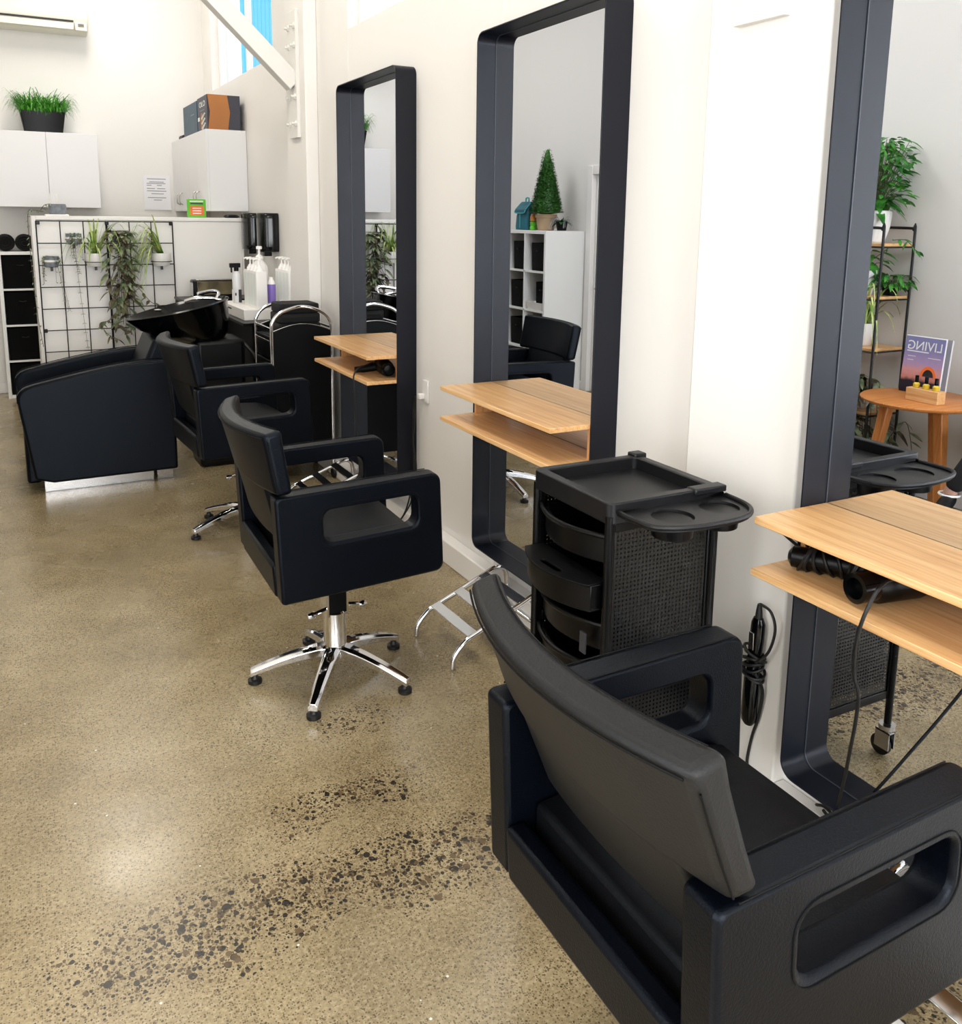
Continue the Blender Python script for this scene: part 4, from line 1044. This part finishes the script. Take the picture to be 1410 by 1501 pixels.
# product boxes on the right cabinet
t = thing('product_box', 'dark gift box with a brown side and a picture of fingers on the right cabinet', 'box', (-.17, 7.97, 2.366))
b = B(); b.box(-.135, -.20, 0, .135, .20, .28); b.build('carton', 'slate', t, bevel=.004)
b = B(); b.loft([[(-.13, -.202, 0), (.03, -.202, 0), (.03, -.199, 0), (-.13, -.199, 0)], [(-.115, -.225, .14), (.045, -.225, .14), (.045, -.199, .14), (-.115, -.199, .14)], [(-.13, -.202, .28), (.03, -.202, .28), (.03, -.199, .28), (-.13, -.199, .28)]]); b.build('brown_side', 'kraft', t)
text('lettering', 'OLO', .062, 'print_w', t, (-.1365, -.01, .215), (R(90), 0, R(-90)), sx=1.9)
b = B(); b.box(-.1365, -.09, .165, -.1355, .09, .171); b.build('small_print', 'ink', t, smooth=False)
b = B(); b.loft([[(-.1365, .00+.10*math.cos(a)*.55+.02, .075+.075*math.sin(a)) for a in [2*PI*k/18 for k in range(18)]], [(-.1356, .00+.10*math.cos(a)*.55+.02, .075+.075*math.sin(a)) for a in [2*PI*k/18 for k in range(18)]]]); b.build('brown_oval', 'kraft', t)
b = B()
b.box(-.138, .11, .09, -.1355, .18, .12); b.build('white_sticker', 'print_w', t)
for (y, z) in ((-.06, .125), (-.06, .085), (-.07, .045)):
    b = B(); b.tube([(-.137, y+.06, z-.025), (-.137, y-.05, z+.01)], [.010, .006], 8); b.build('pictured_finger', 'print_w', t)
t = thing('blue_box', 'dark blue box standing behind the gift box on the right cabinet', 'box', (-.19, 8.53, 2.366))
b = B(); b.box(-.11, -.30, 0, .11, .34, .275); b.build('carton', 'bluecard', t, bevel=.004)
b = B(); b.box(-.1115, -.18, .17, -.1105, -.02, .176); b.build('pale_line', 'ink', t, smooth=False)
t = thing('small_bottle', 'small dark capped item lying near the far end of the right cabinet top', 'bottle', (-.27, 9.12, 2.366))
b = B(); b.lathe([(.001, -.11), (.024, -.105), (.026, .06), (.012, .08)], (0, 0, .026), 16, 'Y'); b.build('body', 'dark', t)
b = B(); b.lathe([(.013, .08), (.013, .115), (.001, .118)], (0, 0, .026), 14, 'Y'); b.build('cap', 'print_w', t)

# cube shelves with towels at the far left
def cube_shelf(name, label, loc, rz, nx, nz, p, depth, bt=.03):
    t = thing(name, label, 'shelving', loc, rz); w = nx*p; h = nz*p
    b = B(); b.box(-bt/2, 0, 0, bt/2, depth, h+bt); b.box(w-bt/2, 0, 0, w+bt/2, depth, h+bt); b.box(bt/2, .0005, .0005, w-bt/2, depth-.0005, bt); b.box(bt/2, .0005, h, w-bt/2, depth-.0005, h+bt-.0005); b.build('frame', 'cube_white', t, bevel=.0015, seg=1)
    for i in range(1, nx):
        b = B(); b.box(i*p-.008, .003, bt, i*p+.008, depth, h); b.build('upright', 'cube_white', t)
    for k in range(1, nz):
        b = B(); b.box(bt/2, .003, k*p+bt/2-.008, w-bt/2, depth, k*p+bt/2+.008); b.build('divider', 'cube_white', t)
    b = B(); b.box(bt/2, depth-.007, bt, w-bt/2, depth-.002, h); b.build('back_panel', 'cube_white', t)
    return t
cube_shelf('cube_shelf', 'white cube shelving filled with black boxes at the far left behind the partition', (-1.905, 9.05, 0), 0, 2, 4, .325, .32)
def storage_box(name, label, loc, rz, w, d, h, m='fabric', group=None, lid=False):
    t = thing(name, label, 'storage box', loc, rz, group)
    b = B(); b.loft([[(u, v, 0) for u, v in rrect(-w/2*.96, -d/2*.96, w/2*.96, d/2*.96, .015, 3)], [(u, v, h) for u, v in rrect(-w/2, -d/2, w/2, d/2, .015, 3)], [(u, v, h) for u, v in rrect(-w/2+.008, -d/2+.008, w/2-.008, d/2-.008, .012, 3)], [(u, v, .02) for u, v in rrect(-w/2+.01, -d/2+.01, w/2-.01, d/2-.01, .012, 3)]]); b.build('box_body', m, t)
    b = B(); b.tube([(-.03, -d/2-.002, h*.72), (0, -d/2-.014, h*.70), (.03, -d/2-.002, h*.72)], .005, 6, smooth=3); b.build('pull', 'plastic', t)
    return t
wd = ['bottom', 'second lowest', 'third', 'top']
for k in range(4):
    for i in range(2):
        storage_box('storage_box', 'black storage box in the %s row, %s column of the far left shelving' % (wd[k], 'left' if i == 0 else 'right'), (-1.905+.1625+.325*i, 9.206, .024+.325*k+(.0 if k == 0 else 0)), 0, .292, .28, .292, 'fabric', 'black boxes in the far left shelving')
for i in range(4):
    q = random.Random(i); b = B(); P = []
    for k in range(60):
        a = k*.34; r = .012+.0011*k; P.append((r*math.cos(a), 0, r*math.sin(a)+.075))
    b.lathe([(.03, -.10), (.062, -.105), (.075, -.09), (.076, .10), (.03, .11)], (0, 0, .076), 20, 'Y')
    b.tube([(p[0], -.108, p[2]) for p in P], .006, 5)
    o = tag(b.build('rolled_towel', 'towel'), '%s rolled black towel on top of the far left shelving' % ['first', 'second', 'third', 'fourth'][i]+' counting from the left', 'towel', 'rolled towels'); o.location = (-1.845+.155*i, 9.17, 1.33)
# ------------------------------------------------------------------ left side of the room, seen only in the mirrors
SH = cube_shelf('cube_shelf', 'tall white cube shelving against the left wall, reflected in the middle mirror', (-2.75, 7.31, 0), R(90), 2, 4, .383, .449, .032)
def sh(i, k, name, label, m, w, d, h, **kw):
    storage_box(name, label, (-2.75-.2, 7.31+.1915+.383*i, .383*k+.026), R(90), w, d, h, m, 'boxes in the reflected shelving')
sh(0, 3, 'storage_box', 'black fabric box in the top near cube of the reflected shelving', 'fabric', .28, .30, .27)
sh(1, 3, 'storage_box', 'narrow black box in the top far cube of the reflected shelving', 'fabric', .22, .30, .28)
sh(0, 2, 'storage_box', 'black bin beside the white tray in the second row of the reflected shelving', 'fabric', .22, .22, .27)
sh(1, 2, 'storage_box', 'wide black box in the second row far cube of the reflected shelving', 'fabric', .30, .30, .27)
sh(0, 1, 'storage_box', 'dark box low in the near column of the reflected shelving', 'fabric', .29, .30, .27)
sh(1, 1, 'storage_box', 'dark box low in the far column of the reflected shelving', 'fabric', .29, .30, .27)
t = thing('white_tray', 'white plastic tray at the front of the second row in the reflected shelving', 'tray', (-2.805, 7.50, .383*2+.026), R(90))
b = B(); b.loft([[(u, v, 0) for u, v in rrect(-.13, -.04, .13, .05, .01, 3)], [(u, v, .075) for u, v in rrect(-.15, -.05, .15, .06, .01, 3)], [(u, v, .075) for u, v in rrect(-.143, -.043, .143, .053, .01, 3)], [(u, v, .01) for u, v in rrect(-.125, -.035, .125, .045, .01, 3)]]); b.build('tub', 'ceramic', t)
ZT2 = .383*4+.034
# topiary cone
t = thing('topiary', 'clipped green topiary cone in a clay pot on the reflected shelving', 'plant', (-2.95, 7.62, ZT2))
b = B(); b.lathe([(.075, 0), (.08, .004), (.098, .12), (.108, .122), (.11, .155), (.10, .157), (.095, .14), (.001, .138)], (0, 0, 0), 26); b.build('pot', 'terracotta', t)
b = B(); q = random.Random(5); H0, H1, R0, R1 = .17, .78, .165, .028
b.m(0); b.lathe([(.001, H0-.02), (R0*.82, H0), (R0*.86, H0+.06), (R1*.7, H1-.02), (.001, H1)], (0, 0, 0), 24)
for k in range(5200):
    u = 1-math.sqrt(q.random()); z = H0+(H1-H0)*u; r = (R0+(R1-R0)*u)*q.uniform(.80, 1.0); a = q.uniform(0, 2*PI); ca, sa = math.cos(a), math.sin(a)
    b.leaf((r*ca, r*sa, z), (ca+q.gauss(0, .5), sa+q.gauss(0, .5), q.uniform(-.2, .9)), q.uniform(.018, .028), .014, .2, 2)
b.build('foliage', 'box', t, recalc=False)
t = thing('backpack', 'teal roll top bag with lighter piping beside the topiary on the reflected shelving', 'bag', (-2.93, 7.95, ZT2), R(90))
b = B(); b.loft([[(u*s, v*s2, z) for u, v in rrect(-.115, -.08, .115, .08, .04, 4)] for z, s, s2 in ((0, 1, 1), (.03, 1.04, 1.04), (.14, .98, .95), (.22, .80, .75), (.265, .62, .5), (.28, .5, .3))]); b.build('body', 'teal', t)
b = B(); b.slab(lambda u, v: (u, -.082+.08*max(0, v-.2)/.08, v), lambda u, v: (u, -.092+.08*max(0, v-.2)/.08, v), [-.095+.19*i/6 for i in range(7)], [.17, .2, .24, .28]); f = b.build('flap', 'teal', t, bevel=.004)
c = B(); c.tube([(-.098, -.02, .265), (-.1, -.08, .2), (-.095, -.092, .17), (0, -.094, .165), (.095, -.092, .17), (.1, -.08, .2), (.098, -.02, .265)], .005, 6, smooth=3); c.build('piping', 'teal_t', f)
b = B(); b.tube([(-.03, 0, .275), (-.025, 0, .315), (.025, 0, .315), (.03, 0, .275)], .008, 8, smooth=4); b.tube([(0, -.084, 0.02), (0, -.086, .16)], .004, 6); b.build('strap', 'teal_t', t)
t = thing('amber_jar', 'amber jar stacked on a green jar beside the topiary pot', 'jar', (-2.90, 7.775, ZT2+.085))
b = B(); b.lathe([(.03, 0), (.034, .004), (.034, .05), (.026, .062), (.026, .075), (.001, .077)], (0, 0, 0), 18); b.build('body', 'amber', t)
t = thing('green_jar', 'bright green jar standing under the amber jar beside the topiary pot', 'jar', (-2.90, 7.775, ZT2))
b = B(); b.lathe([(.03, 0), (.035, .005), (.035, .03), (.028, .04), (.035, .05), (.035, .08), (.001, .085)], (0, 0, 0), 18); b.build('body', 'lime', t)
t = thing('orchid_plant', 'small plant with dark and grey roots in a black pot right of the topiary', 'plant', (-3.0, 7.41, ZT2))
b = B(); b.lathe([(.045, 0), (.06, .09), (.055, .09), (.05, .07), (.001, .07)], (0, 0, 0), 20); b.build('pot', 'plastic', t)
b = B(); q = random.Random(9)
for k in range(12): b.leaf((q.uniform(-.02, .02), q.uniform(-.02, .02), .08), (q.uniform(-1, 1), q.uniform(-1, 1), q.uniform(.2, .9)), q.uniform(.10, .17), .045, .6, 5)
b.build('leaves', 'fern', t)
b = B()
for k in range(14):
    a = q.uniform(0, 2*PI); b.tube([(.03*math.cos(a), .03*math.sin(a), .08), (.08*math.cos(a), .08*math.sin(a), .11+q.uniform(-.03, .03)), (.12*math.cos(a), .10*math.sin(a), .04), (.13*math.cos(a), .10*math.sin(a), q.uniform(0.006, .04))], .0025, 5, smooth=4)
b.build('roots', 'ink', t)

# ladder plant stand
LX0, LX1, LY0, LY1 = -3.17, -2.89, 3.62, 4.20
TIER = (1.553, 1.236, .918, .52)
t = thing('plant_stand', 'black metal plant stand with pale wood shelves reflected in the right hand mirror', 'plant stand', (LX0, LY0, 0))
w, l = LX1-LX0, LY1-LY0
for x in (0, w):
    b = B(); b.tube([(x, 0, 0), (x, 0, .8), (x, 0, 1.60), (x, .012, 1.63), (x, .045, 1.645), (x, l-.045, 1.645), (x, l-.012, 1.63), (x, l, 1.60), (x, l, .8), (x, l, 0)], .0085, 8, smooth=5); b.build('side_frame', 'wire', t)
b = B()
for z in TIER:
    for x in (0, w): b.tube([(x, 0, z-.022), (x, l, z-.022)], .006, 6)
    for y in (0, l): b.tube([(0, y, z-.022), (w, y, z-.022)], .006, 6)
b.build('cross_rail', 'wire', t)
for z in TIER:
    b = B(); b.box(.004, .005, z-.018, w-.004, l-.005, z); b.build('shelf_board', 'pine', t, bevel=.002)
q = random.Random(31)
def leafy(t, n, spread, zr, size, m, z0, droop=.5, seed=1):
    q = random.Random(seed); b = B(); c = B()
    for k in range(n):
        a = q.uniform(0, 2*PI); r = spread*math.sqrt(q.random()); z = z0+zr*q.random()**.8; p = Vector((r*math.cos(a), r*math.sin(a), z))
        if k % 3 == 0: c.tube([(p.x*.15, p.y*.15, z0-.04), (p.x*.6, p.y*.6, (z0+z)/2+.02), tuple(p)], .002, 4, smooth=3)
        b.leaf(p, (math.cos(a)+q.gauss(0, .6), math.sin(a)+q.gauss(0, .6), q.uniform(-.4, .6)), size*q.uniform(.6, 1.25), size*.42, droop, 4, q.uniform(-.6, .6))
    b.build('leaves', m, t, recalc=False); c.build('stems', 'stem', t)
t = thing('potted_plant', 'bushy green plant in a ribbed white pot on top of the plant stand', 'plant', (-2.985, 3.79, 1.553))
b = B(); rings = []
for z, r in ((0, .075), (.01, .082), (.10, .104), (.19, .112), (.195, .108), (.17, .10)):
    rings.append([((r*(1+(.03 if k % 2 else 0)))*math.cos(2*PI*k/48), (r*(1+(.03 if k % 2 else 0)))*math.sin(2*PI*k/48), z) for k in range(48)])
b.loft(rings, cap=False); b.build('pot', 'ceramic', t, ang=20)
leafy(t, 420, .20, .40, .07, 'green', .22, .4, 2)
t2 = B(); qq = random.Random(12)
for k in range(46): t2.leaf((qq.uniform(-.05, .05), qq.uniform(-.05, .05), .23), (qq.uniform(-1, 1), qq.uniform(-1, 1), qq.uniform(.1, .8)), qq.uniform(.15, .24), .07, .8, 6)
t2.build('broad_leaves', 'green', t, recalc=False)
t = thing('potted_plant', 'green plant in a white faceted pot on the second shelf of the plant stand', 'plant', (-2.98, 3.80, 1.236))
b = B(); b.lathe([(.06, 0), (.08, .06), (.07, .15), (.06, .15), (.055, .12), (.001, .12)], (0, 0, 0), 8); b.build('pot', 'ceramic', t, smooth=False)
leafy(t, 34, .10, .12, .10, 'green', .16, .5, 6)
t = thing('trailing_ivy', 'small trailing green plant at the near end of the second shelf of the plant stand', 'plant', (-3.07, 3.68, 1.236))
b = B(); b.lathe([(.04, 0), (.05, .05), (.046, .05), (.001, .04)], (0, 0, 0), 18); b.build('pot', 'plastic', t)
leafy(t, 110, .11, .08, .06, 'green', .05, .6, 7)
t = thing('trailing_vine', 'thin vine with a few leaves hanging from the top shelf of the plant stand', 'plant', (-3.06, 3.66, 1.553))
b = B(); c = B(); q = random.Random(2)
strand(b, c, [(0, .02, .02), (-.02, -.05, .02), (-.05, -.09, -.03), (-.06, -.11, -.05)], 8, .05, 1); strand(b, c, [(.02, 0, .0), (.03, .1, -.08), (.04, .22, -.14), (.1, .3, -.2)], 3, .03, 1)
b.build('leaves', 'green', t); c.build('stems', 'stem', t)
t = thing('spider_plant', 'spider plant in a white pot on the third shelf of the plant stand', 'plant', (-3.0, 3.80, .918))
pot(t, .075, .14); b = B(); q = random.Random(15)
for k in range(34): b.blade((q.uniform(-.03, .03), q.uniform(-.03, .03), .12), q.uniform(0, 2*PI), q.uniform(.22, .42), .014, q.uniform(.5, 1.3), q.uniform(.4, 1.1))
b.build('leaves', 'spider', t)
t = thing('trailing_plant', 'dark trailing plant in a white pot low on the plant stand behind the side table', 'plant', (-3.0, 3.78, .52))
pot(t, .07, .11); b = B(); c = B(); q = random.Random(16)
for k in range(16):
    a = q.uniform(0, 2*PI); r = q.uniform(.12, .3); strand(b, c, [(0, 0, .10), (r*.5*math.cos(a)*.6, r*.6*math.sin(a), .2), (r*math.cos(a)*.6, r*math.sin(a), .08), (r*math.cos(a)*.7, r*1.15*math.sin(a), -q.uniform(.05, .3))], 16, .075)
b.build('leaves', ['trad', 'trad_g'], t); c.build('stems', 'stem_d', t)
t = thing('floor_plant', 'dark leafy plant on the floor under the plant stand', 'plant', (-3.02, 3.72, 0))
pot(t, .09, .14, 'plastic'); b = B(); c = B(); q = random.Random(17)
for k in range(12):
    a = q.uniform(0, 2*PI); r = q.uniform(.1, .26); strand(b, c, [(0, 0, .12), (r*.4*math.cos(a)*.6, r*.5*math.sin(a), .30), (r*math.cos(a)*.6, r*math.sin(a), .40+q.uniform(-.1, .1)), (r*1.2*math.cos(a)*.6, r*1.3*math.sin(a), .3+q.uniform(-.15, .1))], 12, .085)
b.build('leaves', ['trad', 'trad_g'], t); c.build('stems', 'stem_d', t)

# side table with magazines and nail polish
TX, TY, TZ = -2.80, 3.20, .70
t = thing('side_table', 'round tan wooden side table with three tapered legs reflected in the right hand mirror', 'table', (TX, TY, 0))
b = B(); b.lathe([(.001, TZ-.026), (.30, TZ-.026), (.322, TZ-.016), (.325, TZ-.006), (.318, TZ), (.001, TZ)], (0, 0, 0), 56); b.build('table_top', 'tan_wood', t, ang=60)
for a in (R(50), R(170), R(290)):
    p0 = (.17*math.cos(a), .17*math.sin(a)); p1 = (.27*math.cos(a), .27*math.sin(a)); b = B()
    sq = lambda c, z, s: [(c[0]-s, c[1]-s, z), (c[0]+s, c[1]-s, z), (c[0]+s, c[1]+s, z), (c[0]-s, c[1]+s, z)]
    b.loft([sq(p1, 0, .020), sq(p0, TZ-.025, .030)]); b.build('leg', 'tan_wood_z', t, bevel=.006)
for i in range(3):
    t = thing('magazine', ['front magazine with a dusk house cover and white title standing on the side table', 'grey magazine behind the front one on the side table', 'rearmost magazine of those standing on the side table'][i], 'magazine', (TX-.10-.0195*i, TY+.095+(.014 if i == 1 else -.012 if i == 2 else 0), TZ), 0, 'magazines')
    m = Matrix.Rotation(R(-5), 4, 'Y')
    b = B(); b.box(-.008, -.125, .001, .008, .125, .325+.006*(i == 1), m); o = b.build('pages', 'paper', t, bevel=.001)
    b = B(); b.box(.008, -.126, .001, .0088, .126, .326, m); cv = b.build('cover_sheet', 'cover' if i == 0 else 'cover2', t, smooth=False)
    if i == 0:
        def cw(y, z): return m @ Vector((.0092, y, z))
        text('title', 'LIVING', .074, 'print_w', t, cw(0, .275), (R(90), R(0), R(90)), sx=.98).rotation_euler = (m.to_3x3() @ Euler((R(90), 0, R(90))).to_matrix()).to_euler()
        b = B(); b.box(.0088, -.03, .240, .0094, .11, .246, m); b.box(.0088, -.11, .212, .0094, -.03, .215, m); b.box(.0088, .05, .212, .0094, .10, .215, m); b.box(.0088, .06, .19, .0094, .10, .193, m); b.build('cover_lines', 'print_w', t, smooth=False)
        b = B(); b.prism([(-.045+.05*math.cos(a), .105+.06*math.sin(a)) for a in [PI*k/14 for k in range(15)]], .0088, .0094, lambda u, v, w: m @ Vector((w, u, v))); b.build('arch_picture', 'orange', t, smooth=False)
        b = B(); b.prism([(-.045+.034*math.cos(a), .105+.042*math.sin(a)) for a in [PI*k/14 for k in range(15)]], .0094, .0097, lambda u, v, w: m @ Vector((w, u, v))); b.build('arch_opening', 'dark', t, smooth=False)
t = thing('wooden_stand', 'small wooden block stand on the side table holding nail polish bottles', 'stand', (TX+.08, TY-.075, TZ))
b = B(); b.box(-.035, -.098, 0, .035, .098, .072); b.build('block', 'pine', t, bevel=.003)
for i, y in enumerate((-.06, 0, .06)):
    t = thing('polish_bottle', '%s yellow bottle with a black cap in the wooden stand' % ['near end', 'middle', 'far end'][i], 'bottle', (TX+.08, TY-.075+y, TZ+.072), 0, 'bottles in the wooden stand')
    b = B(); b.lathe([(.016, 0), (.018, .004), (.018, .022), (.010, .03)], (0, 0, 0), 16); b.build('glass_body', 'lemon', t)
    b = B(); b.lathe([(.010, .03), (.010, .068), (.001, .07)], (0, 0, 0), 14); b.build('cap', 'gloss_black', t)

# seated person beside the table, only a shoe and ankle reach the mirror
def skinned(name, mat_, parent, V, E_, rad, sub=2):
    me = bpy.data.meshes.new(name); me.from_pydata(V, E_, []); me.update()
    o = bpy.data.objects.new(name, me); COL.objects.link(o); o.parent = parent
    me.materials.append(M[mat_])
    sk = o.modifiers.new('skin', 'SKIN'); sk.use_smooth_shade = True
    for i, r in enumerate(rad):
        d = me.skin_vertices[0].data[i]; d.radius = (r, r) if not isinstance(r, tuple) else r; d.use_root = (i == 0)
    s2 = o.modifiers.new('sub', 'SUBSURF'); s2.levels = sub; s2.render_levels = sub
    return o
t = thing('waiting_chair', 'dark waiting chair by the left wall under the seated person', 'chair', (-2.93, 2.61, 0))
b = B(); b.box(-.22, -.22, .395, .24, .22, .43); b.build('seat', 'plastic_m', t, bevel=.012)
b = B(); b.box(-.245, -.21, .43, -.222, .21, .85); b.build('backrest', 'plastic_m', t, bevel=.008)
for sx in (-.19, .21):
    for sy in (-.19, .19):
        b = B(); b.tube([(sx, sy, .395), (sx*1.03, sy*1.04, 0)], .012, 8); b.build('leg', 'plastic_m', t)
def person():
    t = thing('person', 'seated person in black, only a crossed leg with black shoe showing in the mirror', 'person', (-2.96, 2.61, 0))
    # +x is forward, +y the person's left
    J = dict(pel=(0, 0, .50), bel=(-.02, 0, .64), che=(-.03, 0, .84), nk=(-.02, 0, .99), nk2=(0, 0, 1.06), hd=(.015, 0, 1.15), top=(.01, 0, 1.25),
             rh=(.02, -.09, .49), rk=(.41, .02, .60), ra=(.455, .17, .31), lh=(.02, .09, .48), lk=(.40, .10, .485), la=(.36, .06, .09),
             rs=(-.03, -.17, .93), re=(.0, -.23, .68), rw=(.20, -.10, .62), ls=(-.03, .17, .93), le=(.0, .24, .68), lw=(.19, .13, .61),
             rf=(.455, .17, .265), rt=(.60, .115, .245), lf=(.37, .06, .05), lt=(.53, .05, .03))
    def build(name, m, names, edges, rad, sub=2, extra=None):
        V = [J[n] for n in names]; E_ = [(names.index(a), names.index(b)) for a, b in edges]; rr = list(rad)
        if extra:
            for (root, p, r) in extra:
                if isinstance(root, str): i = names.index(root)
                else: i = len(V)-1
                V.append(p); rr.append(r); E_.append((i, len(V)-1))
        return skinned(name, m, t, V, E_, rr, sub)
    ex = []
    for w, s in (('rw', 1), ('lw', -1)):
        x, y, z = J[w]
        for k, (dy, ln) in enumerate(((-.026, .05), (-.009, .06), (.009, .057), (.026, .045))):
            ex.append((w, (x+.075, y+dy, z+.002), .009)); ex.append((0, (x+.075+ln, y+dy*1.1, z-.012), .007))
        ex.append((w, (x+.035, y+s*.04, z-.004), .010)); ex.append((0, (x+.075, y+s*.05, z-.012), .008))
    body = ['pel', 'bel', 'che', 'nk', 'nk2', 'hd', 'top', 'rh', 'rk', 'ra', 'rf', 'rt', 'lh', 'lk', 'la', 'lf', 'lt', 'rs', 're', 'rw', 'ls', 'le', 'lw']
    be = [('pel', 'bel'), ('bel', 'che'), ('che', 'nk'), ('nk', 'nk2'), ('nk2', 'hd'), ('hd', 'top'), ('pel', 'rh'), ('rh', 'rk'), ('rk', 'ra'), ('ra', 'rf'), ('rf', 'rt'), ('pel', 'lh'), ('lh', 'lk'), ('lk', 'la'), ('la', 'lf'), ('lf', 'lt'),
          ('che', 'rs'), ('rs', 're'), ('re', 'rw'), ('che', 'ls'), ('ls', 'le'), ('le', 'lw')]
    br = [.11, .105, .12, .055, .05, .085, .06, .085, .052, .036, .034, .03, .085, .052, .036, .034, .03, .055, .04, .028, .055, .04, .028]
    build('body', 'skin', body, be, br, 2, ex)
    build('trousers', 'cloth', ['pel', 'rh', 'rk', 'ra', 'lh', 'lk', 'la'], [('pel', 'rh'), ('rh', 'rk'), ('rk', 'ra'), ('pel', 'lh'), ('lh', 'lk'), ('lk', 'la')], [.125, .098, .066, .050, .098, .066, .050])
    build('top', 'cloth', ['pel', 'bel', 'che', 'nk', 'rs', 're', 'rw', 'ls', 'le', 'lw'], [('pel', 'bel'), ('bel', 'che'), ('che', 'nk'), ('che', 'rs'), ('rs', 're'), ('re', 'rw'), ('che', 'ls'), ('ls', 'le'), ('le', 'lw')], [.128, .122, .135, .062, .07, .052, .036, .07, .052, .036])
    for f, e, a in (('rf', 'rt', 'ra'), ('lf', 'lt', 'la')):
        J['m'] = tuple((Vector(J[f])*.5+Vector(J[e])*.5)); J['h'] = tuple(Vector(J[f])*1.25-Vector(J[e])*.25); J['e2'] = tuple(Vector(J[e])*1.22-Vector(J[f])*.22)
        build('shoe', 'rubber', ['h', f, 'm', 'e2'], [('h', f), (f, 'm'), ('m', 'e2')], [.036, .040, .042, .034])
    b = B(); b.loft([[(.0+.098*s*math.cos(a)-.012, .086*s*math.sin(a), z) for a in [2*PI*k/20 for k in range(20)]] for z, s in ((1.10, .72), (1.16, 1.0), (1.22, .98), (1.265, .72), (1.285, .3))]); b.build('hair', 'hair', t)
    for s in (-1, 1):
        b = B(); b.lathe([(.001, -.008), (.010, 0), (.001, .008)], (.092, s*.032, 1.165), 10, 'X'); b.build('eye', 'dark', t)
    b = B(); b.loft([[(.09, -.012, 1.12), (.09, .012, 1.12), (.118, .006, 1.122), (.118, -.006, 1.122)], [(.092, -.008, 1.165), (.092, .008, 1.165), (.1, .003, 1.165), (.1, -.003, 1.165)]]); b.build('nose', 'skin', t, bevel=.003)
    b = B(); b.box(.082, -.022, 1.088, .094, .022, 1.096); b.build('mouth', 'orange', t, bevel=.003)
    b = B(); b.tube([(.455+.05*math.cos(a), .17+.05*math.sin(a), .295) for a in [2*PI*k/20 for k in range(20)]], .006, 6, closed=True); b.build('anklet', 'print_w', t)
    return t
person()
# ------------------------------------------------------------------ render settings
S.view_settings.view_transform = 'Standard'; S.view_settings.look = 'None'; S.view_settings.gamma = 1; S.view_settings.use_curve_mapping = False
S.view_settings.exposure = EXPO
S.cycles.use_denoising = True
S.cycles.max_bounces = 8; S.cycles.diffuse_bounces = 4; S.cycles.glossy_bounces = 5; S.cycles.transparent_max_bounces = 8; S.cycles.caustics_reflective = False; S.cycles.caustics_refractive = False
S.cycles.sample_clamp_indirect = 6
